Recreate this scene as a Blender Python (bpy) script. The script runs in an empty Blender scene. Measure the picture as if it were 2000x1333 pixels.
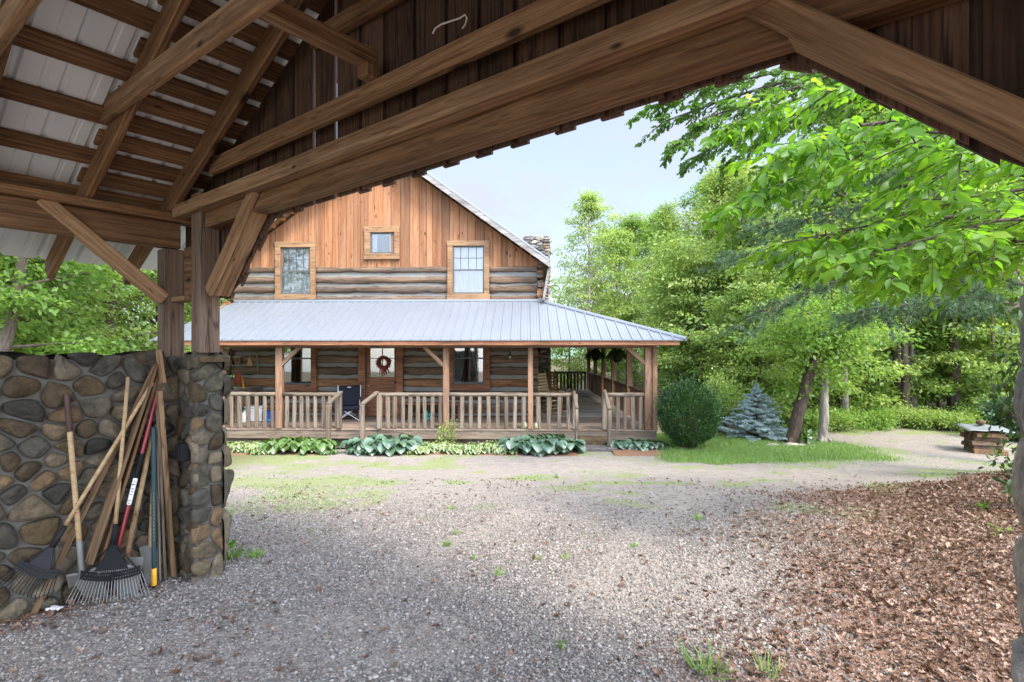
import bpy, bmesh, math, random
import numpy as np
from math import sin, cos, tan, atan, atan2, pi, radians, sqrt, exp
from mathutils import Vector, Matrix, Euler

SC = bpy.context.scene
COL = SC.collection
R = random.Random(7)

# ------------------------------------------------------------------ camera frame and survey helpers
EYE, F, HY, PHI = 1.75, 1100.0, 685.0, radians(1.5)
FW = Vector((-sin(PHI), cos(PHI), 0)); RT = Vector((cos(PHI), sin(PHI), 0))
def cam(x, y, z=0.0): return RT*x + FW*y + Vector((0, 0, z))
def px(p, q, depth): return cam((p-1000)/F*depth, depth, EYE+(HY-q)/F*depth)
def X_at(p, Y): return Y*tan(atan((p-1000)/F)-PHI)
def atY(p, q, Y):
    X = X_at(p, Y); dep = -sin(PHI)*X + cos(PHI)*Y
    return Vector((X, Y, EYE+(HY-q)/F*dep))
def Z_at(q, Y, p=900): return atY(p, q, Y).z
D = RT*0.611 + FW*0.7916; D.normalize()            # carport long axis
S = RT*0.7916 - FW*0.611; S.normalize()            # carport front wall axis
K = cam(-2.38, 4.22)
def cp(s, a, z): return K + S*s + D*a + Vector((0, 0, z))
CP = Matrix.Translation(K) @ Matrix((S, D, Vector((0, 0, 1)))).transposed().to_4x4()

def sstep(a, b, x):
    t = np.clip((np.asarray(x, float)-a)/(b-a), 0, 1); return t*t*(3-2*t)
def _h(ix, iy, s):
    n = (ix*374761393 + iy*668265263 + s*974634533) & 0x7fffffff
    n = ((n ^ (n >> 13))*1274126177) & 0x7fffffff
    return ((n ^ (n >> 16)) & 0xffff)/65535.0
def vnoise(x, y, s=0):
    x = np.asarray(x, float); y = np.asarray(y, float)
    ix = np.floor(x).astype(np.int64); iy = np.floor(y).astype(np.int64)
    fx = x-ix; fy = y-iy; fx = fx*fx*(3-2*fx); fy = fy*fy*(3-2*fy)
    a = _h(ix, iy, s); b = _h(ix+1, iy, s); c = _h(ix, iy+1, s); d = _h(ix+1, iy+1, s)
    return (a*(1-fx)+b*fx)*(1-fy)+(c*(1-fx)+d*fx)*fy
def fbm(x, y, s=0, o=4):
    v = 0; a = .5; t = 0
    for i in range(o):
        v = v+a*vnoise(np.asarray(x)*2**i, np.asarray(y)*2**i, s+i*17); t += a; a *= .5
    return v/t

# ground height, in camera-frame x (right), y (depth)
def gh(x, y):
    x = np.asarray(x, float); y = np.asarray(y, float)
    h = -0.52*sstep(4.6, 12.2, y)
    h = h + 0.30*sstep(2.6, 6.5, x-0.25*y)*sstep(2.0, 4.5, y)*(1-sstep(6.5, 11, y))
    h = h + 0.8*sstep(15.5, 40, y)*sstep(3, 12, x) - 1.6*sstep(16, 34, y)*(1-sstep(-2, 10, x))
    h = h + 0.05*(fbm(x*.35, y*.35, 3)-.5)*sstep(5, 9, y) + 0.02*(fbm(x*1.3, y*1.3, 5)-.5)
    return h
def ground_pt(x, y): return cam(x, y, float(gh(x, y)))
def w2c(p): return (p.x*RT.x+p.y*RT.y, p.x*FW.x+p.y*FW.y)
def gz(p): c = w2c(p); return float(gh(c[0], c[1]))
def foot(p, depth):
    x = (p-1000)/F*depth
    return ground_pt(x, depth)

# ------------------------------------------------------------------ linking, naming
WM = {}
def link(name, data, parent=None, mw=None, mats=None):
    o = bpy.data.objects.new(name, data); COL.objects.link(o)
    mw = mw or Matrix()
    if parent is not None:
        o.parent = parent; o.matrix_parent_inverse = WM[parent.name].inverted()
    o.matrix_basis = mw; WM[o.name] = mw
    if mats is not None:
        for m in (mats if isinstance(mats, (list, tuple)) else [mats]): data.materials.append(m)
    return o
def tag(o, label=None, cat=None, group=None, kind=None):
    if label: o['label'] = label
    if cat: o['category'] = cat
    if group: o['group'] = group
    if kind: o['kind'] = kind
    return o
def thing(name, label, cat, loc=(0, 0, 0), rz=0.0, group=None):
    mw = Matrix.Translation(Vector(loc)) @ Matrix.Rotation(rz, 4, 'Z')
    o = bpy.data.objects.new(name, None); COL.objects.link(o); o.empty_display_size = .2
    o.matrix_basis = mw; WM[o.name] = mw
    return tag(o, label, cat, group)
def copy_tree(src, mw=None, parent=None, label=None, group=None):
    c = src.copy(); COL.objects.link(c)
    if parent is not None: c.parent = parent
    if mw is not None: c.matrix_basis = mw
    WM[c.name] = c.matrix_basis.copy()
    if label: c['label'] = label
    if group: c['group'] = group
    for ch in [x for x in KIDS.get(src.name, [])]: copy_tree(ch, None, c)
    return c
class _Kids(dict):
    def get(self, k, d=None): return [o for o in COL.objects if o.parent is not None and o.parent.name == k] or (d or [])
KIDS = _Kids()

# ------------------------------------------------------------------ mesh builder
class MB:
    def __init__(s): s.v = []; s.f = []; s.t = []; s.m = []
    def add(s, vs, fs, tone=0.5, mat=0):
        b = len(s.v); s.v.extend([tuple(v) for v in vs])
        for f in fs: s.f.append(tuple(i+b for i in f)); s.t.append(tone); s.m.append(mat)
    def box(s, lo, hi, tone=.5, mat=0, M=None, cut=0.0):
        x0, y0, z0 = lo; x1, y1, z1 = hi
        vs = [Vector(c) for c in ((x0,y0,z0),(x1,y0,z0),(x1,y1,z0),(x0,y1,z0),(x0,y0,z1),(x1,y0,z1),(x1,y1,z1),(x0,y1,z1))]
        if M is not None: vs = [M @ v for v in vs]
        s.add(vs, [(0,3,2,1),(4,5,6,7),(0,1,5,4),(1,2,6,5),(2,3,7,6),(3,0,4,7)], tone, mat)
    def hexa(s, bot, top, tone=.5, mat=0):
        s.add(list(bot)+list(top), [(0,3,2,1),(4,5,6,7),(0,1,5,4),(1,2,6,5),(2,3,7,6),(3,0,4,7)], tone, mat)
    def rod(s, a, b, w, h=None, tone=.5, mat=0, up=None):
        a = Vector(a); b = Vector(b); h = h or w
        X = (b-a); L = X.length; X.normalize(); up = Vector(up) if up else Vector((0,0,1))
        if abs(X.dot(up)) > .97: up = Vector((0,1,0)) if abs(X.y) < .9 else Vector((1,0,0))
        Y = up.cross(X).normalized(); Z = X.cross(Y)
        M = Matrix.Translation(a) @ Matrix((X, Y, Z)).transposed().to_4x4()
        s.box((0,-w/2,-h/2), (L,w/2,h/2), tone, mat, M)
    def tube(s, pts, rad, n=6, tone=.5, mat=0, caps=True, closed=False):
        pts = [Vector(p) for p in pts]; k = len(pts)
        if not isinstance(rad, (list, tuple)): rad = [rad]*k
        b = len(s.v); prev = None
        for i, p in enumerate(pts):
            if closed: t = pts[(i+1) % k]-pts[i-1]
            else: t = pts[min(i+1, k-1)]-pts[max(i-1, 0)]
            if t.length < 1e-9: t = Vector((0,0,1))
            t.normalize()
            if prev is None:
                u = Vector((0,0,1)) if abs(t.z) < .9 else Vector((1,0,0))
                n1 = t.cross(u).normalized()
            else:
                n1 = (prev-t*prev.dot(t))
                n1 = n1.normalized() if n1.length > 1e-6 else t.orthogonal().normalized()
            prev = n1; n2 = t.cross(n1)
            for j in range(n):
                a = 2*pi*j/n; s.v.append(tuple(p+(n1*cos(a)+n2*sin(a))*rad[i]))
        rng = range(k if closed else k-1)
        for i in rng:
            i2 = (i+1) % k
            for j in range(n):
                j2 = (j+1) % n
                s.f.append((b+i*n+j, b+i*n+j2, b+i2*n+j2, b+i2*n+j)); s.t.append(tone); s.m.append(mat)
        if caps and not closed:
            s.f.append(tuple(b+j for j in reversed(range(n)))); s.t.append(tone); s.m.append(mat)
            s.f.append(tuple(b+(k-1)*n+j for j in range(n))); s.t.append(tone); s.m.append(mat)
    def lathe(s, prof, c=(0,0,0), n=16, tone=.5, mat=0):
        b = len(s.v); c = Vector(c); k = len(prof)
        for r, z in prof:
            for j in range(n):
                a = 2*pi*j/n; s.v.append((c.x+r*cos(a), c.y+r*sin(a), c.z+z))
        for i in range(k-1):
            for j in range(n):
                j2 = (j+1) % n; s.f.append((b+i*n+j, b+i*n+j2, b+(i+1)*n+j2, b+(i+1)*n+j)); s.t.append(tone); s.m.append(mat)
        s.f.append(tuple(b+j for j in reversed(range(n)))); s.t.append(tone); s.m.append(mat)
        s.f.append(tuple(b+(k-1)*n+j for j in range(n))); s.t.append(tone); s.m.append(mat)
    def mesh(s, name, smooth=False, bevel=0.0, origin=None):
        me = bpy.data.meshes.new(name)
        V = s.v if origin is None else [tuple(Vector(v)-Vector(origin)) for v in s.v]
        me.from_pydata(V, [], s.f)
        a = me.attributes.new('tone', 'FLOAT', 'FACE'); a.data.foreach_set('value', np.array(s.t, np.float32))
        me.polygons.foreach_set('material_index', np.array(s.m, np.int32))
        if smooth: me.polygons.foreach_set('use_smooth', np.ones(len(s.f), bool))
        if bevel:
            bm = bmesh.new(); bm.from_mesh(me)
            bmesh.ops.bevel(bm, geom=bm.edges[:], offset=bevel, segments=1, affect='EDGES', clamp_overlap=True)
            bm.to_mesh(me); bm.free()
        me.update(); return me
    def build(s, name, mats, parent=None, smooth=False, bevel=0.0, mw=None):
        # object origin sits on the thing it belongs to; geometry is given in world coordinates when mw is None
        if mw is None:
            base = WM[parent.name] if parent is not None else Matrix()
            inv = base.inverted()
            s.v = [tuple(inv @ Vector(v)) for v in s.v]
            return link(name, s.mesh(name, smooth, bevel), parent, base, mats)
        return link(name, s.mesh(name, smooth, bevel), parent, mw, mats)

def beam(name, p0, p1, w, h, mat, parent, up=(0,0,1), bev=.007, roll=0.0, round_=0, taper=1.0):
    """a member whose local X runs along its grain"""
    p0 = Vector(p0); p1 = Vector(p1); X = p1-p0; L = X.length; X.normalize(); up = Vector(up)
    if abs(X.dot(up)) > .97: up = Vector(S)
    Y = up.cross(X).normalized(); Z = X.cross(Y)
    M = Matrix.Translation(p0) @ Matrix((X, Y, Z)).transposed().to_4x4() @ Matrix.Rotation(roll, 4, 'X')
    m = MB()
    if round_:
        n = max(2, int(L/.25)); pts = []; rr = []
        for i in range(n+1):
            u = i/n
            pts.append((u*L, R.uniform(-.006,.006), R.uniform(-.006,.006))); rr.append(w/2*(1+(taper-1)*u)*R.uniform(.95,1.05))
        m.tube(pts, rr, round_, R.random())
        for i, v in enumerate(m.v): m.v[i] = (v[0], v[1], v[2]*h/w)
        return link(name, m.mesh(name, True), parent, M, mat)
    m.box((0,-w/2,-h/2), (L,w/2,h/2), R.random())
    return link(name, m.mesh(name, False, bev), parent, M, mat)

def npmesh(name, V, Fc, tone=None, smooth=False, midx=None):
    """V (n,3) floats, Fc (m,k) indices: one mesh, quickly"""
    me = bpy.data.meshes.new(name); m, k = Fc.shape
    me.vertices.add(len(V)); me.vertices.foreach_set('co', np.ascontiguousarray(V, np.float32).ravel())
    me.loops.add(m*k); me.loops.foreach_set('vertex_index', np.ascontiguousarray(Fc, np.int32).ravel())
    me.polygons.add(m); me.polygons.foreach_set('loop_start', np.arange(0, m*k, k, dtype=np.int32))
    if smooth: me.polygons.foreach_set('use_smooth', np.ones(m, bool))
    if midx is not None: me.polygons.foreach_set('material_index', np.ascontiguousarray(midx, np.int32))
    me.update(calc_edges=True)
    if tone is not None:
        a = me.attributes.new('tone', 'FLOAT', 'FACE'); a.data.foreach_set('value', np.ascontiguousarray(tone, np.float32))
    return me
def unit(v): return v/np.maximum(np.linalg.norm(v, axis=1, keepdims=True), 1e-9)
def scatter(tv, tf, P, A, N, size, tone, width=None, tm=None):
    """copies of a leaf template (x along, y across, z up) at P with axis A and normal N"""
    n = len(P); A = unit(A); B = unit(np.cross(N, A)); C = np.cross(A, B)
    size = np.broadcast_to(size, (n,)); width = size if width is None else np.broadcast_to(width, (n,))
    V = (P[:, None, :] + tv[None, :, 0, None]*A[:, None, :]*size[:, None, None]
         + tv[None, :, 1, None]*B[:, None, :]*width[:, None, None] + tv[None, :, 2, None]*C[:, None, :]*size[:, None, None]).reshape(-1, 3)
    Fc = (tf[None] + (np.arange(n)*len(tv))[:, None, None]).reshape(-1, tf.shape[1])
    return V, Fc, np.repeat(tone, len(tf)), (np.tile(tm, n) if tm is not None else None)
T_DIA = (np.array([(0,0,0),(.5,.27,.07),(1,0,-.05),(.5,-.27,.07)], float), np.array([(0,2,1),(0,3,2)]))
T_OVAL = (np.array([(0,0,0),(.28,.19,.05),(.28,0,0),(.28,-.19,.05),(.6,.22,.04),(.6,0,-.03),(.6,-.22,.04),(1,0,-.14)], float),
          np.array([(0,2,1),(0,3,2),(1,2,5),(1,5,4),(2,3,6),(2,6,5),(4,5,7),(5,6,7)]))
T_OAK = (np.array([(0,0,0),(.2,.1,.03),(.34,.26,.1),(.46,.13,.05),(.62,.3,.12),(.76,.12,.05),(1,0,.1),(.76,-.12,.05),(.62,-.3,.1),(.46,-.13,.03),(.34,-.26,.12),(.2,-.1,.02),(.5,0,-.04)], float),
         np.array([(12,i+1,i) for i in range(11)]+[(12,0,11)]))
rng = np.random.default_rng(11)
# ------------------------------------------------------------------ materials
class NT:
    def __init__(s, name):
        s.m = bpy.data.materials.new(name); s.m.use_nodes = True; s.t = s.m.node_tree; s.t.nodes.clear()
        s.out = s.n('ShaderNodeOutputMaterial')
    def n(s, typ, **kw):
        x = s.t.nodes.new(typ)
        for k, v in kw.items():
            if k.startswith('i_'):
                key = k[2:]; key = int(key) if key.isdigit() else key
                x.inputs[key].default_value = v
            else: setattr(x, k, v)
        return x
    def l(s, a, b): s.t.links.new(a, b)
    def ramp(s, fac, stops, interp='LINEAR'):
        r = s.n('ShaderNodeValToRGB'); e = r.color_ramp; e.interpolation = interp
        while len(e.elements) < len(stops): e.elements.new(.5)
        for i, (p, c) in enumerate(stops): e.elements[i].position = p; e.elements[i].color = (*c, 1) if len(c) == 3 else c
        s.l(fac, r.inputs[0]); return r.outputs[0]
    def mix(s, fac, a, b, typ='MIX'):
        x = s.n('ShaderNodeMix', data_type='RGBA', blend_type=typ)
        for sock, val in ((x.inputs[0], fac), (x.inputs[6], a), (x.inputs[7], b)):
            if hasattr(val, 'is_output'): s.l(val, sock)
            elif isinstance(val, (int, float)): sock.default_value = val
            else: sock.default_value = (*val, 1)
        return x.outputs[2]
    def math(s, op, a, b=0.0, c=None):
        x = s.n('ShaderNodeMath', operation=op)
        for i, v in enumerate((a, b, c)):
            if v is None: continue
            if hasattr(v, 'is_output'): s.l(v, x.inputs[i])
            else: x.inputs[i].default_value = v
        return x.outputs[0]
    def coords(s, scale=(1,1,1), jitter=True):
        tc = s.n('ShaderNodeTexCoord'); mp = s.n('ShaderNodeMapping'); mp.inputs['Scale'].default_value = scale
        s.l(tc.outputs['Object'], mp.inputs[0])
        if not jitter: return mp.outputs[0]
        at = s.n('ShaderNodeAttribute', attribute_name='tone'); oi = s.n('ShaderNodeObjectInfo')
        k = s.math('ADD', s.math('MULTIPLY', at.outputs['Fac'], 61.0), s.math('MULTIPLY', oi.outputs['Random'], 43.0))
        v = s.n('ShaderNodeVectorMath', operation='ADD'); s.l(mp.outputs[0], v.inputs[0]); s.l(k, v.inputs[1]); return v.outputs[0]
    def noise(s, vec, scale, detail=5, rough=.6, dist=0.0, col=False):
        x = s.n('ShaderNodeTexNoise'); x.inputs['Scale'].default_value = scale; x.inputs['Detail'].default_value = detail
        x.inputs['Roughness'].default_value = rough; x.inputs['Distortion'].default_value = dist
        s.l(vec, x.inputs['Vector']); return x.outputs[1 if col else 0]
    def tone(s): return s.n('ShaderNodeAttribute', attribute_name='tone').outputs['Fac']
    def rnd(s): return s.n('ShaderNodeObjectInfo').outputs['Random']
    def finish(s, col, rough=.7, bump=None, bstr=.3, bdist=.01, metal=0.0, spec=.5):
        p = s.n('ShaderNodeBsdfPrincipled')
        if hasattr(col, 'is_output'): s.l(col, p.inputs['Base Color'])
        else: p.inputs['Base Color'].default_value = (*col, 1)
        if hasattr(rough, 'is_output'): s.l(rough, p.inputs['Roughness'])
        else: p.inputs['Roughness'].default_value = rough
        p.inputs['Metallic'].default_value = metal; p.inputs['Specular IOR Level'].default_value = spec
        if bump is not None:
            b = s.n('ShaderNodeBump'); b.inputs['Strength'].default_value = bstr; b.inputs['Distance'].default_value = bdist
            s.l(bump, b.inputs['Height']); s.l(b.outputs[0], p.inputs['Normal'])
        s.l(p.outputs[0], s.out.inputs[0]); return s.m

def wood(name, dark, mid, light, axis='X', knots=.5, vary=.35, rough=.75, gray=None, gray_amt=.0, fine=1.0, bstr=.35, checks=.75):
    t = NT(name)
    sc = {'X': (1.5, 34, 34), 'Z': (34, 34, 1.5), 'Y': (34, 1.5, 34)}[axis]
    ks = {'X': (3.6, 8.5, 8.5), 'Z': (8.5, 8.5, 3.6), 'Y': (8.5, 3.6, 8.5)}[axis]
    v = t.coords(tuple(c*fine for c in sc)); kv = t.coords(ks)
    n1 = t.noise(v, 1.0, 7, .62, .5); n2 = t.noise(v, 4.5, 4, .7, 0)
    wv = t.n('ShaderNodeTexWave', wave_type='BANDS', bands_direction={'X':'Y','Y':'X','Z':'X'}[axis])
    wv.inputs['Scale'].default_value = .2; wv.inputs['Distortion'].default_value = 9; wv.inputs['Detail'].default_value = 2; wv.inputs['Detail Scale'].default_value = .6
    t.l(v, wv.inputs['Vector'])
    g = t.math('ADD', t.math('MULTIPLY', n1, .66), t.math('ADD', t.math('MULTIPLY', n2, .28), t.math('MULTIPLY', wv.outputs['Fac'], .09)))
    c = t.ramp(g, [(.33, dark), (.50, mid), (.69, light)])
    if gray is not None:
        gm = t.noise(t.coords(tuple(q*.35 for q in sc)), 1.0, 4, .6)
        c = t.mix(t.math('MULTIPLY', t.ramp(gm, [(.38, (0,0,0)), (.62, (1,1,1))]), gray_amt), c, gray)
    # stains and drying checks
    lo_ = {'X': (.9, 3.5, 3.5), 'Z': (3.5, 3.5, .9), 'Y': (3.5, .9, 3.5)}[axis]
    stn = t.noise(t.coords(lo_), 1.0, 4, .6)
    c = t.mix(t.ramp(stn, [(.36, (checks*.73,)*3), (.56, (0,0,0))]), c, t.mix(1.0, c, (.45,.42,.40), 'MULTIPLY'))
    ck = t.noise(t.coords(tuple(q*.45 for q in sc)), 1.0, 3, .5, .3)
    ck = t.math('ABSOLUTE', t.math('SUBTRACT', ck, .5)); c = t.mix(t.ramp(ck, [(.006, (checks,)*3), (.020, (0,0,0))]), c, tuple(x*.28 for x in dark))
    # board-to-board variation
    var = t.math('ADD', t.math('MULTIPLY', t.tone(), vary), t.math('MULTIPLY', t.rnd(), vary*.5))
    hs = t.n('ShaderNodeHueSaturation'); t.l(c, hs.inputs['Color']); t.l(t.math('ADD', var, 1-vary*.72), hs.inputs['Value'])
    c = hs.outputs[0]
    if knots:
        vo = t.n('ShaderNodeTexVoronoi'); vo.inputs['Scale'].default_value = 1.0; t.l(kv, vo.inputs['Vector'])
        kc = t.n('ShaderNodeSeparateColor'); t.l(vo.outputs['Color'], kc.inputs[0])
        km = t.ramp(t.math('MULTIPLY', vo.outputs['Distance'], t.math('ADD', t.math('MULTIPLY', kc.outputs[2], 2.4), .85)), [(.13, (1,1,1)), (.20, (.6,.6,.6)), (.33, (0,0,0))])
        pick = t.ramp(vo.outputs['Color'], [(.36, (0,0,0)), (.42, (1,1,1))])
        c = t.mix(t.math('MULTIPLY', t.math('MULTIPLY', km, pick), knots), c, tuple(x*.3 for x in dark))
    return t.finish(c, rough, g, bstr, .004, spec=.3)

def flat(name, col, rough=.5, metal=0.0, var=.12, scale=30, bstr=.1, spec=.5):
    t = NT(name); n = t.noise(t.coords(), scale, 4, .6)
    c = t.mix(n, tuple(x*(1-var) for x in col), tuple(min(1, x*(1+var)) for x in col))
    return t.finish(c, rough, n, bstr, .002, metal, spec)

def leafmat(name, c0, c1, c2, trans=.45, gloss=.06, tgain=1.6):
    t = NT(name)
    k = t.math('ADD', t.math('MULTIPLY', t.tone(), .8), t.math('MULTIPLY', t.rnd(), .2))
    c = t.ramp(k, [(0.0, c0), (.5, c1), (1.0, c2)])
    d = t.n('ShaderNodeBsdfDiffuse'); t.l(c, d.inputs[0])
    tr = t.n('ShaderNodeBsdfTranslucent')
    y = t.mix(1.0, c, (tgain*1.05, tgain, tgain*.55), 'MULTIPLY'); t.l(y, tr.inputs[0])
    m = t.n('ShaderNodeMixShader'); m.inputs[0].default_value = trans; t.l(d.outputs[0], m.inputs[1]); t.l(tr.outputs[0], m.inputs[2])
    g = t.n('ShaderNodeBsdfGlossy'); g.inputs['Roughness'].default_value = .42; g.inputs['Color'].default_value = (.9,.95,.9,1)
    m2 = t.n('ShaderNodeMixShader'); m2.inputs[0].default_value = gloss; t.l(m.outputs[0], m2.inputs[1]); t.l(g.outputs[0], m2.inputs[2])
    t.l(m2.outputs[0], t.out.inputs[0]); return t.m

def barkmat(name, a, b, sc=(14,14,3)):
    t = NT(name); v = t.coords(sc); n = t.noise(v, 1.0, 6, .65, .6)
    n2 = t.noise(t.coords((2.5,2.5,1.5)), 1, 3)
    c = t.ramp(t.math('ADD', t.math('MULTIPLY', n, .75), t.math('MULTIPLY', n2, .25)), [(.34, a), (.62, b)])
    return t.finish(c, .9, n, .9, .03, spec=.2)

def stonemat(name, pal, sc=1.0, bright=1.0):
    t = NT(name); v = t.coords()
    st = [(i/len(pal), tuple(x*bright for x in c)) for i, c in enumerate(pal)]
    c = t.ramp(t.tone(), st, 'CONSTANT')
    n = t.noise(v, 9*sc, 8, .72, .4); n2 = t.noise(v, 60*sc, 3, .7)
    c = t.mix(t.ramp(n, [(.35, (0,0,0)), (.65, (1,1,1))]), t.mix(1.0, c, (.55,.55,.56), 'MULTIPLY'), t.mix(1.0, c, (1.35,1.32,1.25), 'MULTIPLY'))
    c = t.mix(t.ramp(n2, [(.58, (0,0,0)), (.72, (1,1,1))]), c, t.mix(1.0, c, (1.5,1.5,1.5), 'MULTIPLY'))
    n3 = t.noise(v, 24*sc, 6, .75)
    c = t.mix(t.ramp(n3, [(.40,(.5,.5,.5)),(.60,(0,0,0))]), c, t.mix(1.0, c, (.5,.5,.5), 'MULTIPLY'))
    return t.finish(c, .85, t.math('ADD', t.math('ADD', n, n3), t.math('MULTIPLY', n2, .35)), .9, .02, spec=.2)

M = {}
M['timber'] = wood('timber', (0.0565,0.0252,0.0104), (0.15,0.0784,0.0349), (0.265,0.156,0.0784), vary=.45, knots=.95, fine=1.5, checks=.42)
M['timber_pale'] = wood('timber_pale', (0.101,0.0532,0.0248), (0.232,0.135,0.0689), (0.371,0.247,0.138), vary=.3, knots=.95, fine=1.5, checks=.40)
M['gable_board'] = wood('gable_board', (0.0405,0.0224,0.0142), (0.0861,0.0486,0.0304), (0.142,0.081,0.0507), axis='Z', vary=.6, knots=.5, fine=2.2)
M['post'] = wood('post', (0.075,0.045,0.0277), (0.15,0.0938,0.06), (0.217,0.143,0.0938), vary=.25, knots=.7, gray=(0.18,0.143,0.112), gray_amt=.5)
M['pine_siding'] = wood('pine_siding', (0.145,0.0452,0.0136), (0.202,0.0767,0.0274), (0.253,0.121,0.0519), axis='Z', vary=.62, knots=1.0, fine=1.6, checks=.30, gray=(0.29,0.174,0.105), gray_amt=.5)
M['pine_trim'] = wood('pine_trim', (0.167,0.084,0.038), (0.248,0.142,0.0709), (0.304,0.198,0.112), vary=.2, knots=.7)
M['pine_trim_dark'] = wood('pine_trim_dark', (0.139,0.0533,0.0246), (0.234,0.102,0.0533), (0.312,0.156,0.0861), vary=.2, knots=.7)
M['log'] = wood('hewn_log', (0.0314,0.0189,0.0113), (0.113,0.066,0.0365), (0.226,0.148,0.0909), vary=.6, knots=.5, fine=.7, gray=(0.126,0.104,0.0884), gray_amt=.55, bstr=.9)
M['log_orange'] = wood('hewn_log_orange', (0.0864,0.036,0.0144), (0.23,0.112,0.0468), (0.331,0.194,0.101), vary=.4, knots=.6, fine=.7, bstr=.8)
M['porch_wood'] = wood('porch_wood', (0.133,0.0633,0.0333), (0.22,0.117,0.0666), (0.293,0.176,0.11), vary=.25, knots=.7, gray=(0.239,0.18,0.137), gray_amt=.4)
M['rail_wood'] = wood('rail_wood', (0.0804,0.0569,0.0389), (0.155,0.116,0.0818), (0.229,0.181,0.134), vary=.45, knots=.5, gray=(0.16,0.141,0.113), gray_amt=.6)
M['deck_wood'] = wood('deck_wood', (.24,.19,.16), (.42,.35,.30), (.56,.49,.43), vary=.35, knots=.4, gray=(.46,.43,.40), gray_amt=.6, checks=.4)
M['fascia_gray'] = wood('fascia_gray', (0.136,0.128,0.12), (0.24,0.224,0.216), (0.352,0.336,0.32), vary=.2, knots=.3)
M['soffit'] = wood('soffit_board', (0.225,0.0975,0.0375), (0.36,0.173,0.0675), (0.45,0.255,0.12), vary=.4, knots=.5)
M['handle_tan'] = wood('handle_tan', (0.225,0.143,0.0675), (0.345,0.232,0.12), (0.435,0.315,0.18), vary=.3, knots=.15, fine=1, checks=.3)
M['plank'] = wood('plank', (0.0884,0.049,0.022), (0.167,0.0978,0.049), (0.225,0.147,0.0782), vary=.4, knots=.6)
M['steel'] = flat('shovel_steel', (.17,.165,.15), .6, .3, spec=.3)
M['black'] = flat('black_plastic', (.012,.012,.013), .7, spec=.12)
M['iron'] = flat('black_iron', (.012,.012,.013), .6, spec=.2)
M['red_paint'] = flat('red_paint', (0.193,0.011,0.0165), .35)
M['yellow'] = flat('yellow_plastic', (.75,.36,.02), .4)
M['teal_paint'] = flat('teal_fibreglass', (.022,.05,.055), .5, spec=.25)
M['white_label'] = flat('white_label', (.75,.74,.70), .5)
M['navy'] = flat('navy_canvas', (0.00594,0.00858,0.0215), .8)
M['blue'] = flat('blue_plastic', (.01,.07,.38), .4)
M['white'] = flat('white_plastic', (.78,.78,.76), .4)
M['alu'] = flat('aluminium_tube', (.65,.65,.66), .35, .7)
M['tine'] = flat('tine_steel', (0.181,0.181,0.172), .45, .3)
M['grip'] = flat('brown_grip', (.05,.018,.013), .6)
M['teal'] = flat('teal_plastic', (.02,.38,.36), .4)
M['chair_slat'] = wood('chair_slat', (.45,.30,.15), (.60,.43,.25), (.72,.55,.36), vary=.2, knots=0, checks=.1)
M['straw'] = wood('straw', (.30,.17,.05), (.50,.32,.11), (.62,.44,.2), axis='Z', knots=0, fine=3)
M['wreath'] = flat('wreath_twigs', (.19,.035,.022), .9, var=.6, scale=60, bstr=.6)
M['ribbon'] = flat('ribbon', (.30,.05,.03), .6)
M['sash'] = flat('dark_sash', (.07,.075,.08), .5)
M['curtain'] = flat('curtain_cloth', (0.31,0.322,0.341), .9, var=.06)
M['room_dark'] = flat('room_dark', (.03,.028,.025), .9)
M['chink'] = flat('chinking', (0.18,0.176,0.162), .9, var=.25, scale=5, bstr=.5)
M['mortar'] = flat('mortar', (0.103,0.0968,0.0846), .95, var=.35, scale=14, bstr=.7)
M['tarp'] = flat('grey_sheet', (0.18,0.19,0.19), .5, .2)
M['dirt'] = flat('soil', (.10,.065,.04), .95, var=.4)
M['terracotta'] = flat('orange_shelf', (.5,.18,.07), .7)
STONE = [(0.112,0.0954,0.0716),(0.0695,0.0596,0.0468),(0.146,0.113,0.0716),(0.0926,0.0685,0.0406),(0.173,0.14,0.0958),(0.0497,0.0465,0.0391),(0.109,0.0778,0.0429),(0.1,0.0892,0.0645),(0.152,0.125,0.0908),(0.0729,0.0537,0.0333),(0.163,0.107,0.0597),(0.083,0.0778,0.062)]
M['stone'] = stonemat('fieldstone', STONE)
M['stone_pale'] = stonemat('fieldstone_pale', [(0.422,0.383,0.345),(0.332,0.318,0.318),(0.485,0.422,0.357),(0.28,0.267,0.255)])
M['stone_chim'] = stonemat('chimney_stone', [(0.272,0.24,0.2),(0.176,0.16,0.144),(0.336,0.296,0.24),(0.12,0.112,0.108),(0.24,0.176,0.12),(0.2,0.192,0.192)], 1.2)
def metal_roof(name, col, rough, metal):
    t = NT(name); n = t.noise(t.coords((1.2,1.2,1.2)), 1, 4); n2 = t.noise(t.coords(), 14, 3)
    c = t.mix(n, tuple(x*.9 for x in col), tuple(min(1, x*1.1) for x in col))
    r = t.math('ADD', rough-.06, t.math('MULTIPLY', n2, .14))
    return t.finish(c, r, n, .15, .01, metal)
M['roof_metal'] = metal_roof('roof_metal', (.215,.235,.265), .44, .4)
M['roof_under'] = metal_roof('roof_under', (.64,.69,.70), .5, .1)
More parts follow.
